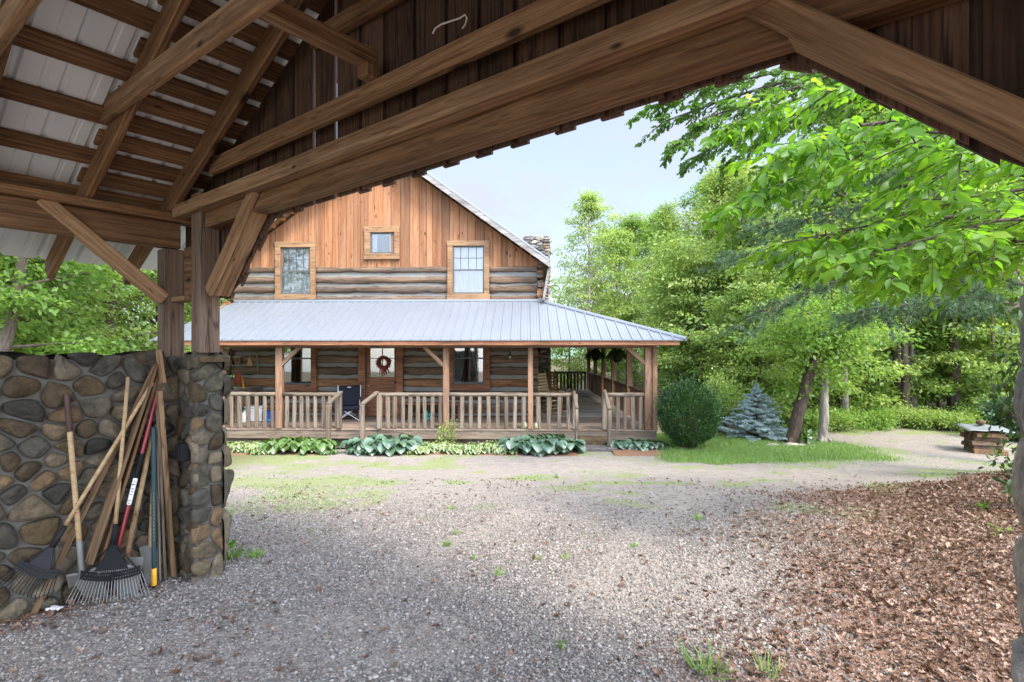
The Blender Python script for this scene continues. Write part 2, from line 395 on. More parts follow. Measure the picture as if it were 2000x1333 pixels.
def glassmat(name, amt=.75, tint=(1,1,1)):
    t = NT(name)
    tr = t.n('ShaderNodeBsdfTransparent'); tr.inputs[0].default_value = (*tint, 1)
    g = t.n('ShaderNodeBsdfGlossy'); g.inputs['Roughness'].default_value = .03
    b = t.n('ShaderNodeBump'); b.inputs['Strength'].default_value = .012; b.inputs['Distance'].default_value = .02
    t.l(t.noise(t.coords((2,2,2)), 1, 2), b.inputs['Height']); t.l(b.outputs[0], g.inputs['Normal'])
    fr = t.n('ShaderNodeFresnel'); fr.inputs[0].default_value = 1.6
    f = t.math('ADD', t.math('MULTIPLY', fr.outputs[0], 1.0), amt)
    m = t.n('ShaderNodeMixShader'); t.l(f, m.inputs[0]); t.l(tr.outputs[0], m.inputs[1]); t.l(g.outputs[0], m.inputs[2])
    t.l(m.outputs[0], t.out.inputs[0]); return t.m
M['glass'] = glassmat('window_glass', .03)
M['glass_dark'] = glassmat('window_glass_dark', .20, (.8,.85,.85))
# foliage
M['leaf_woods'] = leafmat('leaf_woods', (.060,.140,.028), (.140,.245,.050), (.26,.36,.10), .52, .02, 1.8)
M['leaf_light'] = leafmat('leaf_light', (.105,.190,.040), (.215,.315,.080), (.36,.43,.14), .5, .03, 1.6)
M['leaf_deep'] = leafmat('leaf_deep', (.04,.10,.03), (.085,.165,.05), (.14,.23,.065), .45, .03)
M['leaf_near'] = leafmat('leaf_near', (.05,.13,.012), (.10,.22,.018), (.19,.31,.03), .58, .02, 1.9)
M['leaf_oak'] = leafmat('leaf_oak', (.03,.085,.014), (.06,.14,.022), (.11,.20,.035), .5, .03)
M['needle_pine'] = leafmat('needle_pine', (.035,.085,.045), (.075,.14,.075), (.13,.20,.11), .35, .03)
M['needle_blue'] = leafmat('needle_blue', (.22,.30,.33), (.36,.46,.51), (.52,.62,.67), .2, .06)
M['leaf_box'] = leafmat('leaf_box', (.018,.055,.014), (.036,.092,.020), (.10,.18,.03), .3, .04)
M['leaf_rhodo'] = leafmat('leaf_rhodo', (.02,.045,.012), (.04,.075,.018), (.085,.10,.025), .3, .03)
M['hosta_blue'] = leafmat('hosta_blue', (0.0367,0.0857,0.052), (0.0612,0.122,0.0704), (0.104,0.166,0.0796), .25, .1, 1.3)
M['hosta_green'] = leafmat('hosta_green', (0.051,0.111,0.0213), (0.0808,0.153,0.0298), (0.119,0.187,0.0382), .3, .09, 1.4)
M['hosta_cream'] = leafmat('hosta_cream', (0.323,0.365,0.153), (0.408,0.442,0.212), (0.468,0.484,0.281), .3, .08, 1.1)
M['grass'] = leafmat('grass_blade', (.09,.18,.035), (.16,.28,.06), (.26,.36,.10), .4, .05, 1.4)
M['fern'] = leafmat('fern_green', (.02,.05,.015), (.035,.08,.02), (.06,.11,.03), .3)
M['leaf_dead'] = leafmat('dead_leaf', (.055,.027,.016), (.150,.080,.050), (.33,.215,.155), .12, .04, 1.2)
M['bark'] = barkmat('bark_dark', (0.0275,0.0198,0.0154), (0.0935,0.0715,0.0578))
M['bark_pale'] = barkmat('bark_pale', (.12,.10,.085), (.36,.32,.28))
M['bark_mid'] = barkmat('bark_mid', (0.0525,0.0413,0.0315), (0.165,0.131,0.105))
PEB = [(0,(0.101,0.0918,0.0839)),(.14,(0.168,0.15,0.138)),(.3,(0.23,0.201,0.18)),(.45,(0.193,0.161,0.136)),(.58,(0.285,0.253,0.222)),(.72,(0.137,0.12,0.108)),(.82,(0.35,0.313,0.278)),(.92,(0.209,0.16,0.129))]
def pebble_mat():
    t = NT('pebble'); c = t.ramp(t.tone(), PEB, 'CONSTANT')
    n = t.noise(t.coords(jitter=False), 70, 3); c = t.mix(n, t.mix(1.0, c, (.75,.75,.75), 'MULTIPLY'), t.mix(1.0, c, (1.2,1.2,1.2), 'MULTIPLY'))
    return t.finish(c, .75, spec=.35)
M['pebble'] = pebble_mat()
def ground_mat():
    t = NT('gravel_ground'); v = t.coords(jitter=False)
    def vor(scale):
        x = t.n('ShaderNodeTexVoronoi'); x.inputs['Scale'].default_value = scale; t.l(v, x.inputs['Vector']); return x
    v1 = vor(46); v2 = vor(27)
    sep = t.n('ShaderNodeSeparateColor'); t.l(v1.outputs['Color'], sep.inputs[0])
    sep2 = t.n('ShaderNodeSeparateColor'); t.l(v2.outputs['Color'], sep2.inputs[0])
    g1 = t.ramp(sep.outputs[0], PEB, 'CONSTANT'); g2 = t.ramp(sep2.outputs[1], PEB, 'CONSTANT')
    g = t.mix(t.ramp(t.noise(v, 9, 3), [(.45,(0,0,0)),(.55,(1,1,1))]), g1, g2)
    edge = t.ramp(v1.outputs['Distance'], [(.30,(1,1,1)),(.75,(.45,.45,.45))]); g = t.mix(1.0, g, edge, 'MULTIPLY')
    def A(nm): return t.n('ShaderNodeAttribute', attribute_name=nm).outputs['Fac']
    big = t.noise(v, .9, 5, .6)
    # tan fines between the stones
    fine = t.math('MULTIPLY', A('fines'), t.ramp(t.noise(v, 5.5, 6, .7), [(.3,(.35,.35,.35)),(.7,(1,1,1))]))
    g = t.mix(fine, g, t.mix(t.noise(v, 40, 4), (.20,.165,.135), (.36,.315,.27)))
    # brown leaf crumbs
    cr = t.ramp(t.math('ADD', t.noise(v, 26, 6, .75), t.math('MULTIPLY', A('leaf'), .5)), [(.62,(0,0,0)),(.78,(1,1,1))])
    g = t.mix(cr, g, t.mix(t.noise(v, 33, 3), (.10,.05,.03), (.28,.17,.12)))
    # thin grass
    gr = t.ramp(t.math('ADD', t.math('ADD', t.math('MULTIPLY', t.noise(v, 34, 5, .8), .6), t.math('MULTIPLY', t.noise(v, 7, 4, .7), .4)), t.math('MULTIPLY', A('grass'), .345)), [(.66,(0,0,0)),(.80,(1,1,1))])
    g = t.mix(gr, g, t.mix(t.noise(v, 30, 4), (.13,.165,.055), (.25,.265,.12)))
    g = t.mix(A('woods'), g, t.mix(t.noise(v, 6, 5, .7), (.05,.05,.022), (.16,.13,.06)))
    h = t.math('SUBTRACT', t.math('ADD', t.math('MULTIPLY', big, .6), t.noise(v, 60, 3)), t.math('MULTIPLY', v1.outputs['Distance'], 1.0))
    return t.finish(g, .85, h, .7, .02, spec=.25)
M['ground'] = ground_mat()
# ------------------------------------------------------------------ carport
E = EYE
S_R = 4.70                                   # right side of the opening
RIDGE = S_R/2
def zroof(s):                                # underside of the purlins
    u = s if s <= RIDGE else S_R-s
    return E+1.28+.52*(u+.316)
carport = thing('carport', 'open timber carport with metal roof on rafters, framing the view of the log cabin', 'carport', cp(RIDGE, -1.9, 0))
def cb(name, p0, p1, w, h, mat='timber', up=(0,0,1), **kw): return beam(name, cp(*p0), cp(*p1), w, h, M[mat], carport, up, **kw)

# rafters in pairs, with a collar tie on each pair behind the gable
for a in (-.01, -.55, -1.18, -1.80, -2.42):
    w = .05
    for side in (0, 1):
        pts = []
        for s in (-1.36, RIDGE-.03):
            ss = s if side == 0 else S_R-s
            pts.append((ss, a, zroof(ss)-.085))
        cb('rafter', pts[0], pts[1], w, .16)
    if a < -.3:
        z = E+1.555
        sl = (z-.06-E-1.28)/.52-.316-.05
        cb('collar_tie', (sl, a-.052, z), (S_R-sl, a-.052, z), .05, .13, 'timber_pale')
cb('ridge_board', (RIDGE, -2.6, zroof(RIDGE)-.1), (RIDGE, .40, zroof(RIDGE)-.1), .04, .22)
# lengthwise strut from the first collar tie to the gable
cb('strut', (1.97, -.55, E+1.585), (1.97, .09, E+1.585), .09, .09, 'timber_pale')
cb('strut_block', (1.97, .06, E+1.475), (1.97, .06, E+1.64), .085, .085, 'timber_pale')
# purlins
s0 = -.23; step = .355
for side in (0, 1):
    k = -1
    while True:
        s = s0+step*k
        if s > RIDGE-.12: break
        for half in (0, 1):
            s2 = s+half*step*.5
            if s2 > RIDGE-.10: continue
            a0, a1 = (-2.68, .42) if not half else (-.60, .42)
            ss = s2 if side == 0 else S_R-s2
            up = (D.cross(S*(1 if side == 0 else -1)+Vector((0,0,.52)))).normalized()
            if up.z < 0: up = -up
            cb('purlin' if not half else 'filler_board', (ss, a0, zroof(ss)+.018), (ss, a1, zroof(ss)+.018), .138, .03, 'timber', tuple(up), bev=.003)
        k += 1
# ribbed metal sheets, one per slope
for side in (0, 1):
    m = MB()
    def rp(s, a, dz):
        ss = s if side == 0 else S_R-s
        return cp(ss, a, zroof(ss)+.045+dz)
    a = -2.72; n = 0; sA, sB = -1.42, RIDGE+.02
    prof = []
    while a < .47:
        prof += [(a, 0), (a+.098, 0), (a+.106, .006), (a+.128, .006), (a+.136, 0), (a+.19, 0), (a+.205, .022), (a+.222, .022), (a+.237, 0)]
        a += .237
    b = len(m.v)
    for (aa, dz) in prof: m.v.append(tuple(rp(sA, aa, dz))); m.v.append(tuple(rp(sB, aa, dz)))
    for i in range(len(prof)-1):
        m.f.append((b+2*i, b+2*i+1, b+2*i+3, b+2*i+2)); m.t.append(.5); m.m.append(0)
    m.build('metal_roofing', M['roof_under'], carport)

BR = ((.244, .969), (.448, .857))
# side walls: plates, posts, braces
for side in (0, 1):
    q = (lambda s: s) if side == 0 else (lambda s: S_R-s)
    cb('side_beam', (q(-.43), -2.6, E+.91), (q(-.43), .06, E+.91), .10, .20, 'timber')
    cb('wall_plate', (q(-.40), -2.6, E+1.045), (q(-.40), .19, E+1.045), .16, .06, 'timber')
    cb('post', (q(-.43), .005, E-.06), (q(-.43), .005, E+.80), .145, .145, 'post', tuple(S))
    cb('post', (q(-.43), -2.4, E-.02 if side == 0 else .0), (q(-.43), -2.4, E+.80), .145, .145, 'post', tuple(S))
    cb('knee_brace', (q(-.40), -.06, E+.40), (q(-.40), -.82, E+1.03), .10, .095, 'timber_pale')
    cb('knee_brace', (q(-.40), -2.32, E+.40), (q(-.40), -1.6, E+1.0), .10, .095, 'timber_pale')
    # gable posts, the short lookout tying them to the corner post, gable braces
    cb('post', (q(-.055), .105, E-.02), (q(-.055), .105, E+1.2), .15, .15, 'post', tuple(S))
    cb('tie_block', (q(-.36), .03, E+.40), (q(-.13), .03, E+.40), .11, .04, 'timber_pale')
    cb('post_filler', (q(-.355), .09, E+.62), (q(-.13), .09, E+.62), .04, .40, 'timber')
    # gable knee brace: a wide timber, its underside towards the opening
    b0_, b1_ = BR[side]; oc = .045*sqrt(1+b1_*b1_); zt = .975 if side == 0 else 1.03
    u0, u1 = ((.13, .02)[side], (zt-b0_-oc)/b1_+.02)
    cb('gable_brace', (q(u0), .128, E+b0_+oc+b1_*u0+.002), (q(u1), .128, E+b0_+oc+b1_*u1+.002), .116, .09, 'timber_pale')
    u1 = ((1.08, 1.36)[side]-b0_-oc)/b1_
    cb('gable_brace', (q(u0), .048, E+b0_+oc+b1_*u0), (q(u1), .048, E+b0_+oc+b1_*u1), .040, .09, 'timber_pale')
# lintel: inner and outer beam, girt above
TL = .0165
cb('lintel_beam', (-.14, .128, E+1.04), (S_R+.14, .128, E+1.04+TL*S_R), .114, .22, 'timber')
cb('inner_beam', (-.34, .02, E+1.085), (S_R-.68, .02, E+1.085+TL*(S_R-.68)), .095, .095, 'timber_pale')
cb('girt', (.06, .10, E+1.385), (S_R-.06, .10, E+1.385+TL*S_R), .05, .115, 'timber_pale')
cb('girt', (1.3, .155, E+1.95), (S_R-1.3, .155, E+1.95), .05, .115, 'timber')
# vertical gable boards with battens outside; lower ends follow the opening
def open_z(s):
    u = min(s, S_R-s)
    b0_, b1_ = BR[0 if s < RIDGE else 1]
    return max(E+.42, min(E+.93+TL*s, E+b0_+b1_*u-.005))
s = -.62; i = 0
while s < S_R+.6:
    w = .205+R.uniform(-.02,.02); gap = .030
    sa, sb = s, min(s+w, S_R+.62)
    slit = i in (7, 8)
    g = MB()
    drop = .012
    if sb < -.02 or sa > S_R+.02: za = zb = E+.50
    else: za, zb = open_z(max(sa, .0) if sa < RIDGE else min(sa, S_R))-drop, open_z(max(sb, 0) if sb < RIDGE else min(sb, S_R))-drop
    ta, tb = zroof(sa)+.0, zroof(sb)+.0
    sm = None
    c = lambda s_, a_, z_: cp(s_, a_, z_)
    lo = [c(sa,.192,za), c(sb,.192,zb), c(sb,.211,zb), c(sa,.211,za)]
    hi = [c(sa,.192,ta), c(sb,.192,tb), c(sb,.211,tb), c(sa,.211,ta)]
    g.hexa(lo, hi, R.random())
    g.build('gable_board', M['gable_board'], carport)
    bs = sb+gap/2
    if bs < S_R+.5:
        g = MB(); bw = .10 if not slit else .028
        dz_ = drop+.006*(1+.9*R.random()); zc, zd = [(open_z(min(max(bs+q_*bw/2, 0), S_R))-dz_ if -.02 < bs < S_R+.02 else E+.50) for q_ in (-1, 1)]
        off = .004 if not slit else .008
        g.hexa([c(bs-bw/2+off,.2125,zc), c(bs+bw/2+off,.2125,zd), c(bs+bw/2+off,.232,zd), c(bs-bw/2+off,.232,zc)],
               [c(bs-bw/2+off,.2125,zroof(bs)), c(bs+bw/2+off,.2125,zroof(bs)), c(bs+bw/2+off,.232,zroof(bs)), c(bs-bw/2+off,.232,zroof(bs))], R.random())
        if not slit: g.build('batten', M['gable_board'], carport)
    s = sb+gap; i += 1
# wires
w = MB(); w.tube([px(p, q, 2.72) for p, q in ((845,66),(850,56),(862,48),(880,42),(898,36),(908,29),(912,36),(909,48),(903,56))], .004, 6)
tag(w.build('cable', M['white_label']), 'short white cable looped over the girt under the gable', 'cable')
w = MB(); w.tube([px(1951,-30,1.75), px(1954,60,1.75), px(1958,120,1.76), px(1962,178,1.78)], .0015, 4)
tag(w.build('hanging_wire', M['white_label']), 'thin pale wire hanging down the dark gable at the right', 'wire')

# ------------------------------------------------------------------ fieldstone masonry
def clip(poly, n, c):
    out = []
    for i in range(len(poly)):
        p = poly[i]; q = poly[(i+1) % len(poly)]
        dp = p[0]*n[0]+p[1]*n[1]-c; dq = q[0]*n[0]+q[1]*n[1]-c
        if dp <= 0: out.append(p)
        if (dp < 0 < dq) or (dq < 0 < dp):
            t = dp/(dp-dq); out.append((p[0]+(q[0]-p[0])*t, p[1]+(q[1]-p[1])*t))
    return out
def stones(mb, O, U, V, N, W, H, n, seed, gap=.03, dep=.07, asp=1.0, wrap=0.0, mat=0, over=0.02, rnd=2):
    rr = random.Random(seed); pts = []
    O = Vector(O); U = Vector(U); V = Vector(V); N = Vector(N)
    for i in range(n):
        best = None
        for k in range(14):
            c = (rr.random()*W, rr.random()*H)
            d = min([((c[0]-p[0])/asp)**2+(c[1]-p[1])**2 for p in pts], default=9)
            d *= rr.uniform(.35, 1.0)
            if best is None or d > best[0]: best = (d, c)
        pts.append(best[1])
    for i, p in enumerate(pts):
        g = gap*rr.uniform(.7, 1.4)
        poly = [(-over,-over*.2),(W+over,-over*.2),(W+over,H+over*rr.random()*2),(-over,H+over*rr.random()*2)]
        for j, q in enumerate(pts):
            if i == j: continue
            dx, dy = (q[0]-p[0])/asp**2, q[1]-p[1]
            L = math.hypot(dx, dy)
            if L < 1e-6: continue
            nx, ny = dx/L, dy/L
            mx, my = (p[0]+q[0])/2, (p[1]+q[1])/2
            poly = clip(poly, (nx, ny), nx*mx+ny*my-g/2)
            if len(poly) < 3: break
        if len(poly) < 3: continue
        for it in range(rnd):
            np_ = []
            for a in range(len(poly)):
                A = poly[a]; B = poly[(a+1) % len(poly)]
                k1 = rr.uniform(.14,.28)
                np_ += [(A[0]*(1-k1)+B[0]*k1, A[1]*(1-k1)+B[1]*k1), (A[0]*k1+B[0]*(1-k1), A[1]*k1+B[1]*(1-k1))]
            poly = np_
        cx = sum(a[0] for a in poly)/len(poly); cy = sum(a[1] for a in poly)/len(poly)
        size = sqrt(max(1e-4, sum((a[0]-cx)**2+(a[1]-cy)**2 for a in poly)/len(poly)))
        dd = dep*min(1.5, .45+size/.16)*rr.uniform(.75,1.15); tx, ty = rr.uniform(-.22,.22), rr.uniform(-.22,.22)
        tone = rr.random(); b = len(mb.v); nn = len(poly); ox, oy = rr.random()*50, rr.random()*50
        rings = [(1.0,-.15),(.985,.38),(.93,.66),(.80,.86),(.58,.97),(.30,1.02)]
        for sc, hh in rings:
            for a in poly:
                x = cx+(a[0]-cx)*sc; y = cy+(a[1]-cy)*sc
                nz = float(fbm(ox+x*9, oy+y*9, 2, 3))-.5
                h = dd*hh+(tx*(x-cx)+ty*(y-cy))*hh+nz*dd*1.3*max(hh,0)
                mb.v.append(tuple(O+U*x+V*y+N*h))
        mb.v.append(tuple(O+U*cx+V*cy+N*(dd*1.03)))
        for k in range(len(rings)-1):
            for a in range(nn):
                a2 = (a+1) % nn
                mb.f.append((b+k*nn+a, b+k*nn+a2, b+(k+1)*nn+a2, b+(k+1)*nn+a)); mb.t.append(tone); mb.m.append(mat)
        k = len(rings)-1
        for a in range(nn): mb.f.append((b+k*nn+a, b+k*nn+(a+1) % nn, b+len(rings)*nn)); mb.t.append(tone); mb.m.append(mat)
Zv = Vector((0,0,1))
def cbox(mb, s0, s1, a0, a1, z0, z1, tone=.5, mat=0):
    mb.hexa([cp(s0,a0,z0),cp(s1,a0,z0),cp(s1,a1,z0),cp(s0,a1,z0)], [cp(s0,a0,z1),cp(s1,a0,z1),cp(s1,a1,z1),cp(s0,a1,z1)], tone, mat)
WT = 1.715
wall = thing('stone_wall', 'rough fieldstone wall and pillar end with garden tools leaning against it', 'wall', cp(-.45, -1.5, 0))
mb = MB()
cbox(mb, -.64, -.36, -4.0, .26, -.2, WT-.03)
cbox(mb, -.36, -.06, .04, .235, -.2, WT-.02)
mb.build('mortar_core', M['mortar'], wall)
mb = MB()
stones(mb, cp(-.36,-1.75,-.03), D, Zv, S, 1.76, WT+.02, 140, 5, .015, .055, 1.12, rnd=3)                # inside face
stones(mb, cp(-.62,-.6,WT-.06), D, -S*-1, Zv, .84, .26, 7, 8, .02, .05, 1.2)                  # cap
stones(mb, cp(-.64,.26,-.3), -D, Zv, -S, 2.2, WT+.3, 45, 9, .03, .07, 1.2)                    # outside face
mb.build('wall_stone_facing', M['stone'], wall, True)
mb = MB()
stones(mb, cp(-.325,.04,-.03), S, Zv, -D, .27, WT+.01, 36, 14, .010, .032, 1.0, rnd=2)                # pillar face towards the carport
stones(mb, cp(-.06,.02,-.03), D, Zv, S, .192, WT+.035, 25, 31, .011, .034, 1.0, rnd=3)               # jamb
stones(mb, cp(-.03,.235,-.35), -S, Zv, D, .60, WT+.35, 26, 33, .02, .05, 1.0)                 # outer
stones(mb, cp(-.34,.03,WT-.045), S, D, Zv, .33, .22, 4, 37, .015, .04, 1.0)
mb.build('pillar_stone_facing', M['stone'], wall, True)
# right pillar, close to the camera
pil = thing('stone_pillar', 'pale boulder pillar at the right edge of the carport opening', 'pillar', cp(S_R+.15,.1,0))
PT = E+.17
mb = MB(); cbox(mb, S_R-.048, S_R+.60, .03, .24, -.2, PT-.05); mb.build('mortar_core', M['mortar'], pil)
mb = MB()
stones(mb, cp(S_R-.048,.26,-.1), -D, Zv, -S, .23, PT+.1, 17, 58, .008, .028, .9, rnd=2)
stones(mb, cp(S_R-.03,.03,-.1), S, Zv, -D, .60, PT+.1, 26, 52, .018, .05, 1.0)
stones(mb, cp(S_R+.60,.24,-.1), -S, Zv, D, .55, PT+.1, 22, 53, .018, .06, 1.0)
stones(mb, cp(S_R-.03,.03,PT-.05), S, D, Zv, .55, .22, 5, 54, .015, .04, 1.0)
mb.build('pillar_stone_facing', M['stone_pale'], pil, True)

# black outlet box on the pillar
fc = cp(0,-.012,0)
def on_pillar(p, q):      # pixel -> pillar face towards us
    x = (p-1000)/F; dirv = RT*x+FW
    t = (fc.dot(D))/(dirv.dot(D)); return dirv*t+Vector((0,0,EYE+(HY-q)/F*t))
ob = thing('outlet_box', 'black outlet box fixed to the stone pillar', 'outlet box', on_pillar(362, 884))
c0 = on_pillar(362, 883)
mb = MB(); Mx = Matrix.Translation(c0) @ Matrix((S, D, Zv)).transposed().to_4x4()
mb.box((-.04,-.05,-.066),(.04,.02,.066),.5,0,Mx); mb.build('housing', M['black'], ob, bevel=.006)
mb = MB(); mb.box((-.034,-.064,-.058),(.034,-.051,.058),.5,0,Mx); mb.build('cover', M['black'], ob, bevel=.004)

# ------------------------------------------------------------------ tools leaning in the corner
def on_wall(p, q, off=.06, s0=-.316):
    x = (p-1000)/F; dirv = RT*x+FW
    pl = cp(s0+off, 0, 0)
    t = pl.dot(S)/dirv.dot(S); return dirv*t+Vector((0,0,EYE+(HY-q)/F*t))
def on_floor(p, q):
    dep = EYE*F/(q-HY); return cam((p-1000)/F*dep, dep, 0.0)
def lean(pa, pb, s_top=.06, foot_s=None):
    """bottom pixel on the floor, top pixel on the wall"""
    return on_floor(*pa), on_wall(*pb, s_top)
def along(a, b, t): return a+(b-a)*t

def leaf_rake(name, label, foot_, apex, top, fan_w, handle_mat, nt, head_mat, socket):
    o = thing(name, label, 'rake', (foot_.x, foot_.y, 0), 0, 'leaf rakes leaning on the stone wall')
    axis = (top-apex).normalized()
    mb = MB(); mb.tube([along(apex, top, t) for t in (.10,.3,.6,.8,1)], [.0135,.0135,.013,.0135,.0125], 10, R.random()); mb.build('handle', M[handle_mat], o, True)
    mb = MB(); mb.tube([apex, along(apex, top, .06), along(apex, top, .12)], [.02,.017,.0155], 10); mb.build('socket', M[socket], o, True)
    down = (foot_-apex); side = D*.86+S*.5; side = (side-down.normalized()*side.dot(down.normalized())).normalized()
    nrm = side.cross(down).normalized()
    if nrm.dot(FW) > 0: nrm = -nrm
    h = MB()
    L = down.length
    web = [apex+side*(-.012), apex+side*.012, apex+down*.42+side*fan_w*.20, apex+down*.42-side*fan_w*.20]
    h.add([web[0]+nrm*.004, web[1]+nrm*.004, web[2]+nrm*.006, web[3]+nrm*.006, web[0]-nrm*.004, web[1]-nrm*.004, web[2]-nrm*.004, web[3]-nrm*.004],
          [(0,1,2,3),(7,6,5,4),(0,4,5,1),(1,5,6,2),(2,6,7,3),(3,7,4,0)])
    for k in (-1, 1): h.tube([apex+side*.014*k, apex+down*.25+side*fan_w*.19*k+nrm*.004, apex+down*.52+side*fan_w*.36*k], .005, 5)
    band = [apex+down*(.50-.07*(u*u-.3))+side*fan_w*.34*u+nrm*.012 for u in [i/12-1 for i in range(25)]]
    for off in (-.022, .0, .022): h.tube([b+down.normalized()*off for b in band], .006, 5)
    for i in range(24):
        u = i/11.5-1
        h.tube([apex+down*(.50-.07*(u*u-.3))+side*fan_w*.34*u+nrm*.016-down.normalized()*.03, apex+down*(.50-.07*(u*u-.3))+side*fan_w*.34*u+nrm*.016+down.normalized()*.03], .004, 4)
    h.build('rake_head', M[head_mat], o)
    tt = MB()
    for i in range(nt):
        u = 2*i/(nt-1)-1
        a = apex+down*.36+side*fan_w*.20*u; m_ = apex+down*(.55-.05*u*u)+side*fan_w*.36*u; e = apex+down*(1.0-.06*u*u)+side*fan_w*.5*u
        tt.tube([a, m_, along(m_, e, .85)+nrm*.012, e-nrm*.02+Vector((0,0,.004))], [.0028,.0028,.0026,.002], 5)
    tt.build('tine', M['tine'] if head_mat == 'black' else M['black'], o)
    return o
def o_children(o): return [x for x in COL.objects if x.parent is o]

leaf_rake('leaf_rake', 'leaf rake with pale wooden handle and black fan of wire tines', on_floor(212, 1183), on_floor(212,1183)+(on_wall(250,737,.05)-on_floor(212,1183))*.255, on_wall(250,737,.05), .50, 'handle_tan', 24, 'black', 'black')
leaf_rake('leaf_rake', 'dark leaf rake in deep shade at the far left of the tools', on_wall(40,1165,.12), on_wall(102,1069,.09), on_wall(298,748,.08), .34, 'handle_tan', 16, 'iron', 'iron')

def shaft(parent, name, a, b, r, mat, n=10, r2=None):
    m = MB(); m.tube([along(a, b, t) for t in (0,.02,.33,.66,.985,1)], [r*.9,r,r,r2 or r,(r2 or r),(r2 or r)*.8], n, R.random()); return m.build(name, M[mat], parent, True)
# shovel with a brown grip
a, b = on_floor(166, 1150), on_wall(130, 769, .05)
a = on_wall(160, 1120, .10)
o = thing('shovel', 'long shovel with brown grip, worn wooden handle and grey scoop behind the rake', 'shovel', (a.x, a.y, 0), 0, 'digging tools leaning on the stone wall')
shaft(o, 'handle', along(a, b, .18), along(a, b, .79), .0165, 'handle_tan')
shaft(o, 'grip', along(a, b, .79), b, .018, 'grip')
shaft(o, 'socket', along(a, b, -.02), along(a, b, .185), .019, 'steel')
tx = MB(); q0 = along(a, b, .36); ax = (b-a).normalized(); nrm = (Vector((0,0,EYE))-q0).normalized(); nrm = (nrm-ax*nrm.dot(ax)).normalized(); sd = ax.cross(nrm)
for k, hgt in ((0,.008),(1,.012),(2,.006),(3,.011),(4,.007),(5,.01)):
    c_ = q0+ax*(k*.016-.04)+nrm*.0172
    tx.rod(c_-sd*.006, c_+sd*.006, .0025, hgt*.6, .5, 0, tuple(ax))
tx.build('stamp', M['red_paint'], o)
m = MB(); gx, gy = 9, 9
wv_ = (D*.75+S*.66).normalized(); base = along(a, b, .0)
foot2 = on_floor(178, 1172)+Vector((0,0,.01)); dn = (foot2-base)
for i in range(gy+1):
    for j in range(gx+1):
        v = i/gy; u = j/gx*2-1
        hw = .115*(.9+.12*v-(.30*max(0,v-.75)/.25)**2)
        m.v.append(tuple(base+dn*v+wv_*hw*u+S*(.035*u*u-.02)+Vector((0,0,-.02*u*u*v))))
for i in range(gy):
    for j in range(gx):
        c_ = i*(gx+1)+j; m.f.append((c_, c_+1, c_+gx+2, c_+gx+1)); m.t.append(.5); m.m.append(0)
bl = m.build('blade', M['steel'], o, True); sol = bl.modifiers.new('thickness', 'SOLIDIFY'); sol.thickness = .004
# tan handled spade, red handled tool
a, b = on_wall(246, 1096, .14), on_wall(297, 852, .05)
o = thing('spade', 'spade with thick tan handle and wooden ferrule just right of the red handle', 'spade', (a.x, a.y, 0), 0, 'digging tools leaning on the stone wall')
shaft(o, 'handle', along(a, b, .38), b, .0185, 'handle_tan'); shaft(o, 'ferrule', along(a, b, .02), along(a, b, .40), .0195, 'plank')
f2 = on_floor(240, 1165)+Vector((0,0,.012)); m = MB(); wv_ = (D*.6+S*.75).normalized()
top_ = along(a, b, .03)
m.hexa([f2-wv_*.10, f2+wv_*.10, f2+wv_*.10+S*.006, f2-wv_*.10+S*.006], [top_-wv_*.12, top_+wv_*.12, top_+wv_*.12+S*.006, top_-wv_*.12+S*.006]); m.build('blade', M['steel'], o, bevel=.002)
a, b = on_wall(226, 1085, .15), on_wall(309, 762, .06)
o = thing('long_handled_tool', 'red and black fibreglass handle with white label, slanting to the corner', 'garden tool', (a.x, a.y, 0), 0, 'digging tools leaning on the stone wall')
shaft(o, 'handle', a, along(a, b, .42), .0145, 'red_paint'); shaft(o, 'upper_handle', along(a, b, .42), b, .0145, 'red_paint')
shaft(o, 'black_sleeve', along(a, b, .40), along(a, b, .60), .0152, 'black')
shaft(o, 'label_sticker', along(a, b, .29), along(a, b, .45), .0155, 'white_label')
ax = (b-a).normalized(); mm = MB()
for k, (t0, wd) in enumerate(((.30,.005),(.315,.008),(.332,.004),(.35,.009),(.37,.006),(.385,.008),(.41,.012),(.43,.006))):
    c_ = along(a, b, t0); nrm = (Vector((0,0,EYE))-c_); nrm = (nrm-ax*nrm.dot(ax)).normalized(); sd = ax.cross(nrm)
    c_ = c_+nrm*.0153; mm.rod(c_-sd*wd, c_+sd*wd*.7, .002, .006, .5, 0, tuple(ax))
mm.build('label_print', M['black'], o)
f2 = on_floor(215, 1165)+Vector((0,0,.02)); m = MB(); m.tube([along(a,b,.01), along(a,f2,.5), f2], [.018,.02,.012], 8); m.build('iron_foot', M['iron'], o, True)
# dark teal handle with a yellow end
a, b = on_floor(301, 1150), on_wall(300, 834, .10)
o = thing('pole_tool', 'dark teal pole with bright yellow end standing in the corner', 'garden tool', (a.x, a.y, 0), 0, 'digging tools leaning on the stone wall')
shaft(o, 'pole', along(a, b, .12), b, .0165, 'teal_paint'); shaft(o, 'yellow_end', along(a, b, .02), along(a, b, .125), .0185, 'yellow'); shaft(o, 'tip', along(a, b, -.02)+Vector((0,0,.02)), along(a, b, .02), .012, 'black')
ax = (b-a).normalized(); mm = MB()
for k in range(14):
    t0 = .30+k*.022; c_ = along(a, b, t0); nrm = (Vector((0,0,EYE))-c_); nrm = (nrm-ax*nrm.dot(ax)).normalized(); sd = ax.cross(nrm)
    c_ = c_+nrm*.0166; mm.rod(c_-ax*.008, c_+ax*.008, .003, .002, .5, 0, tuple(nrm))
mm.build('printed_mark', M['handle_tan'], o)
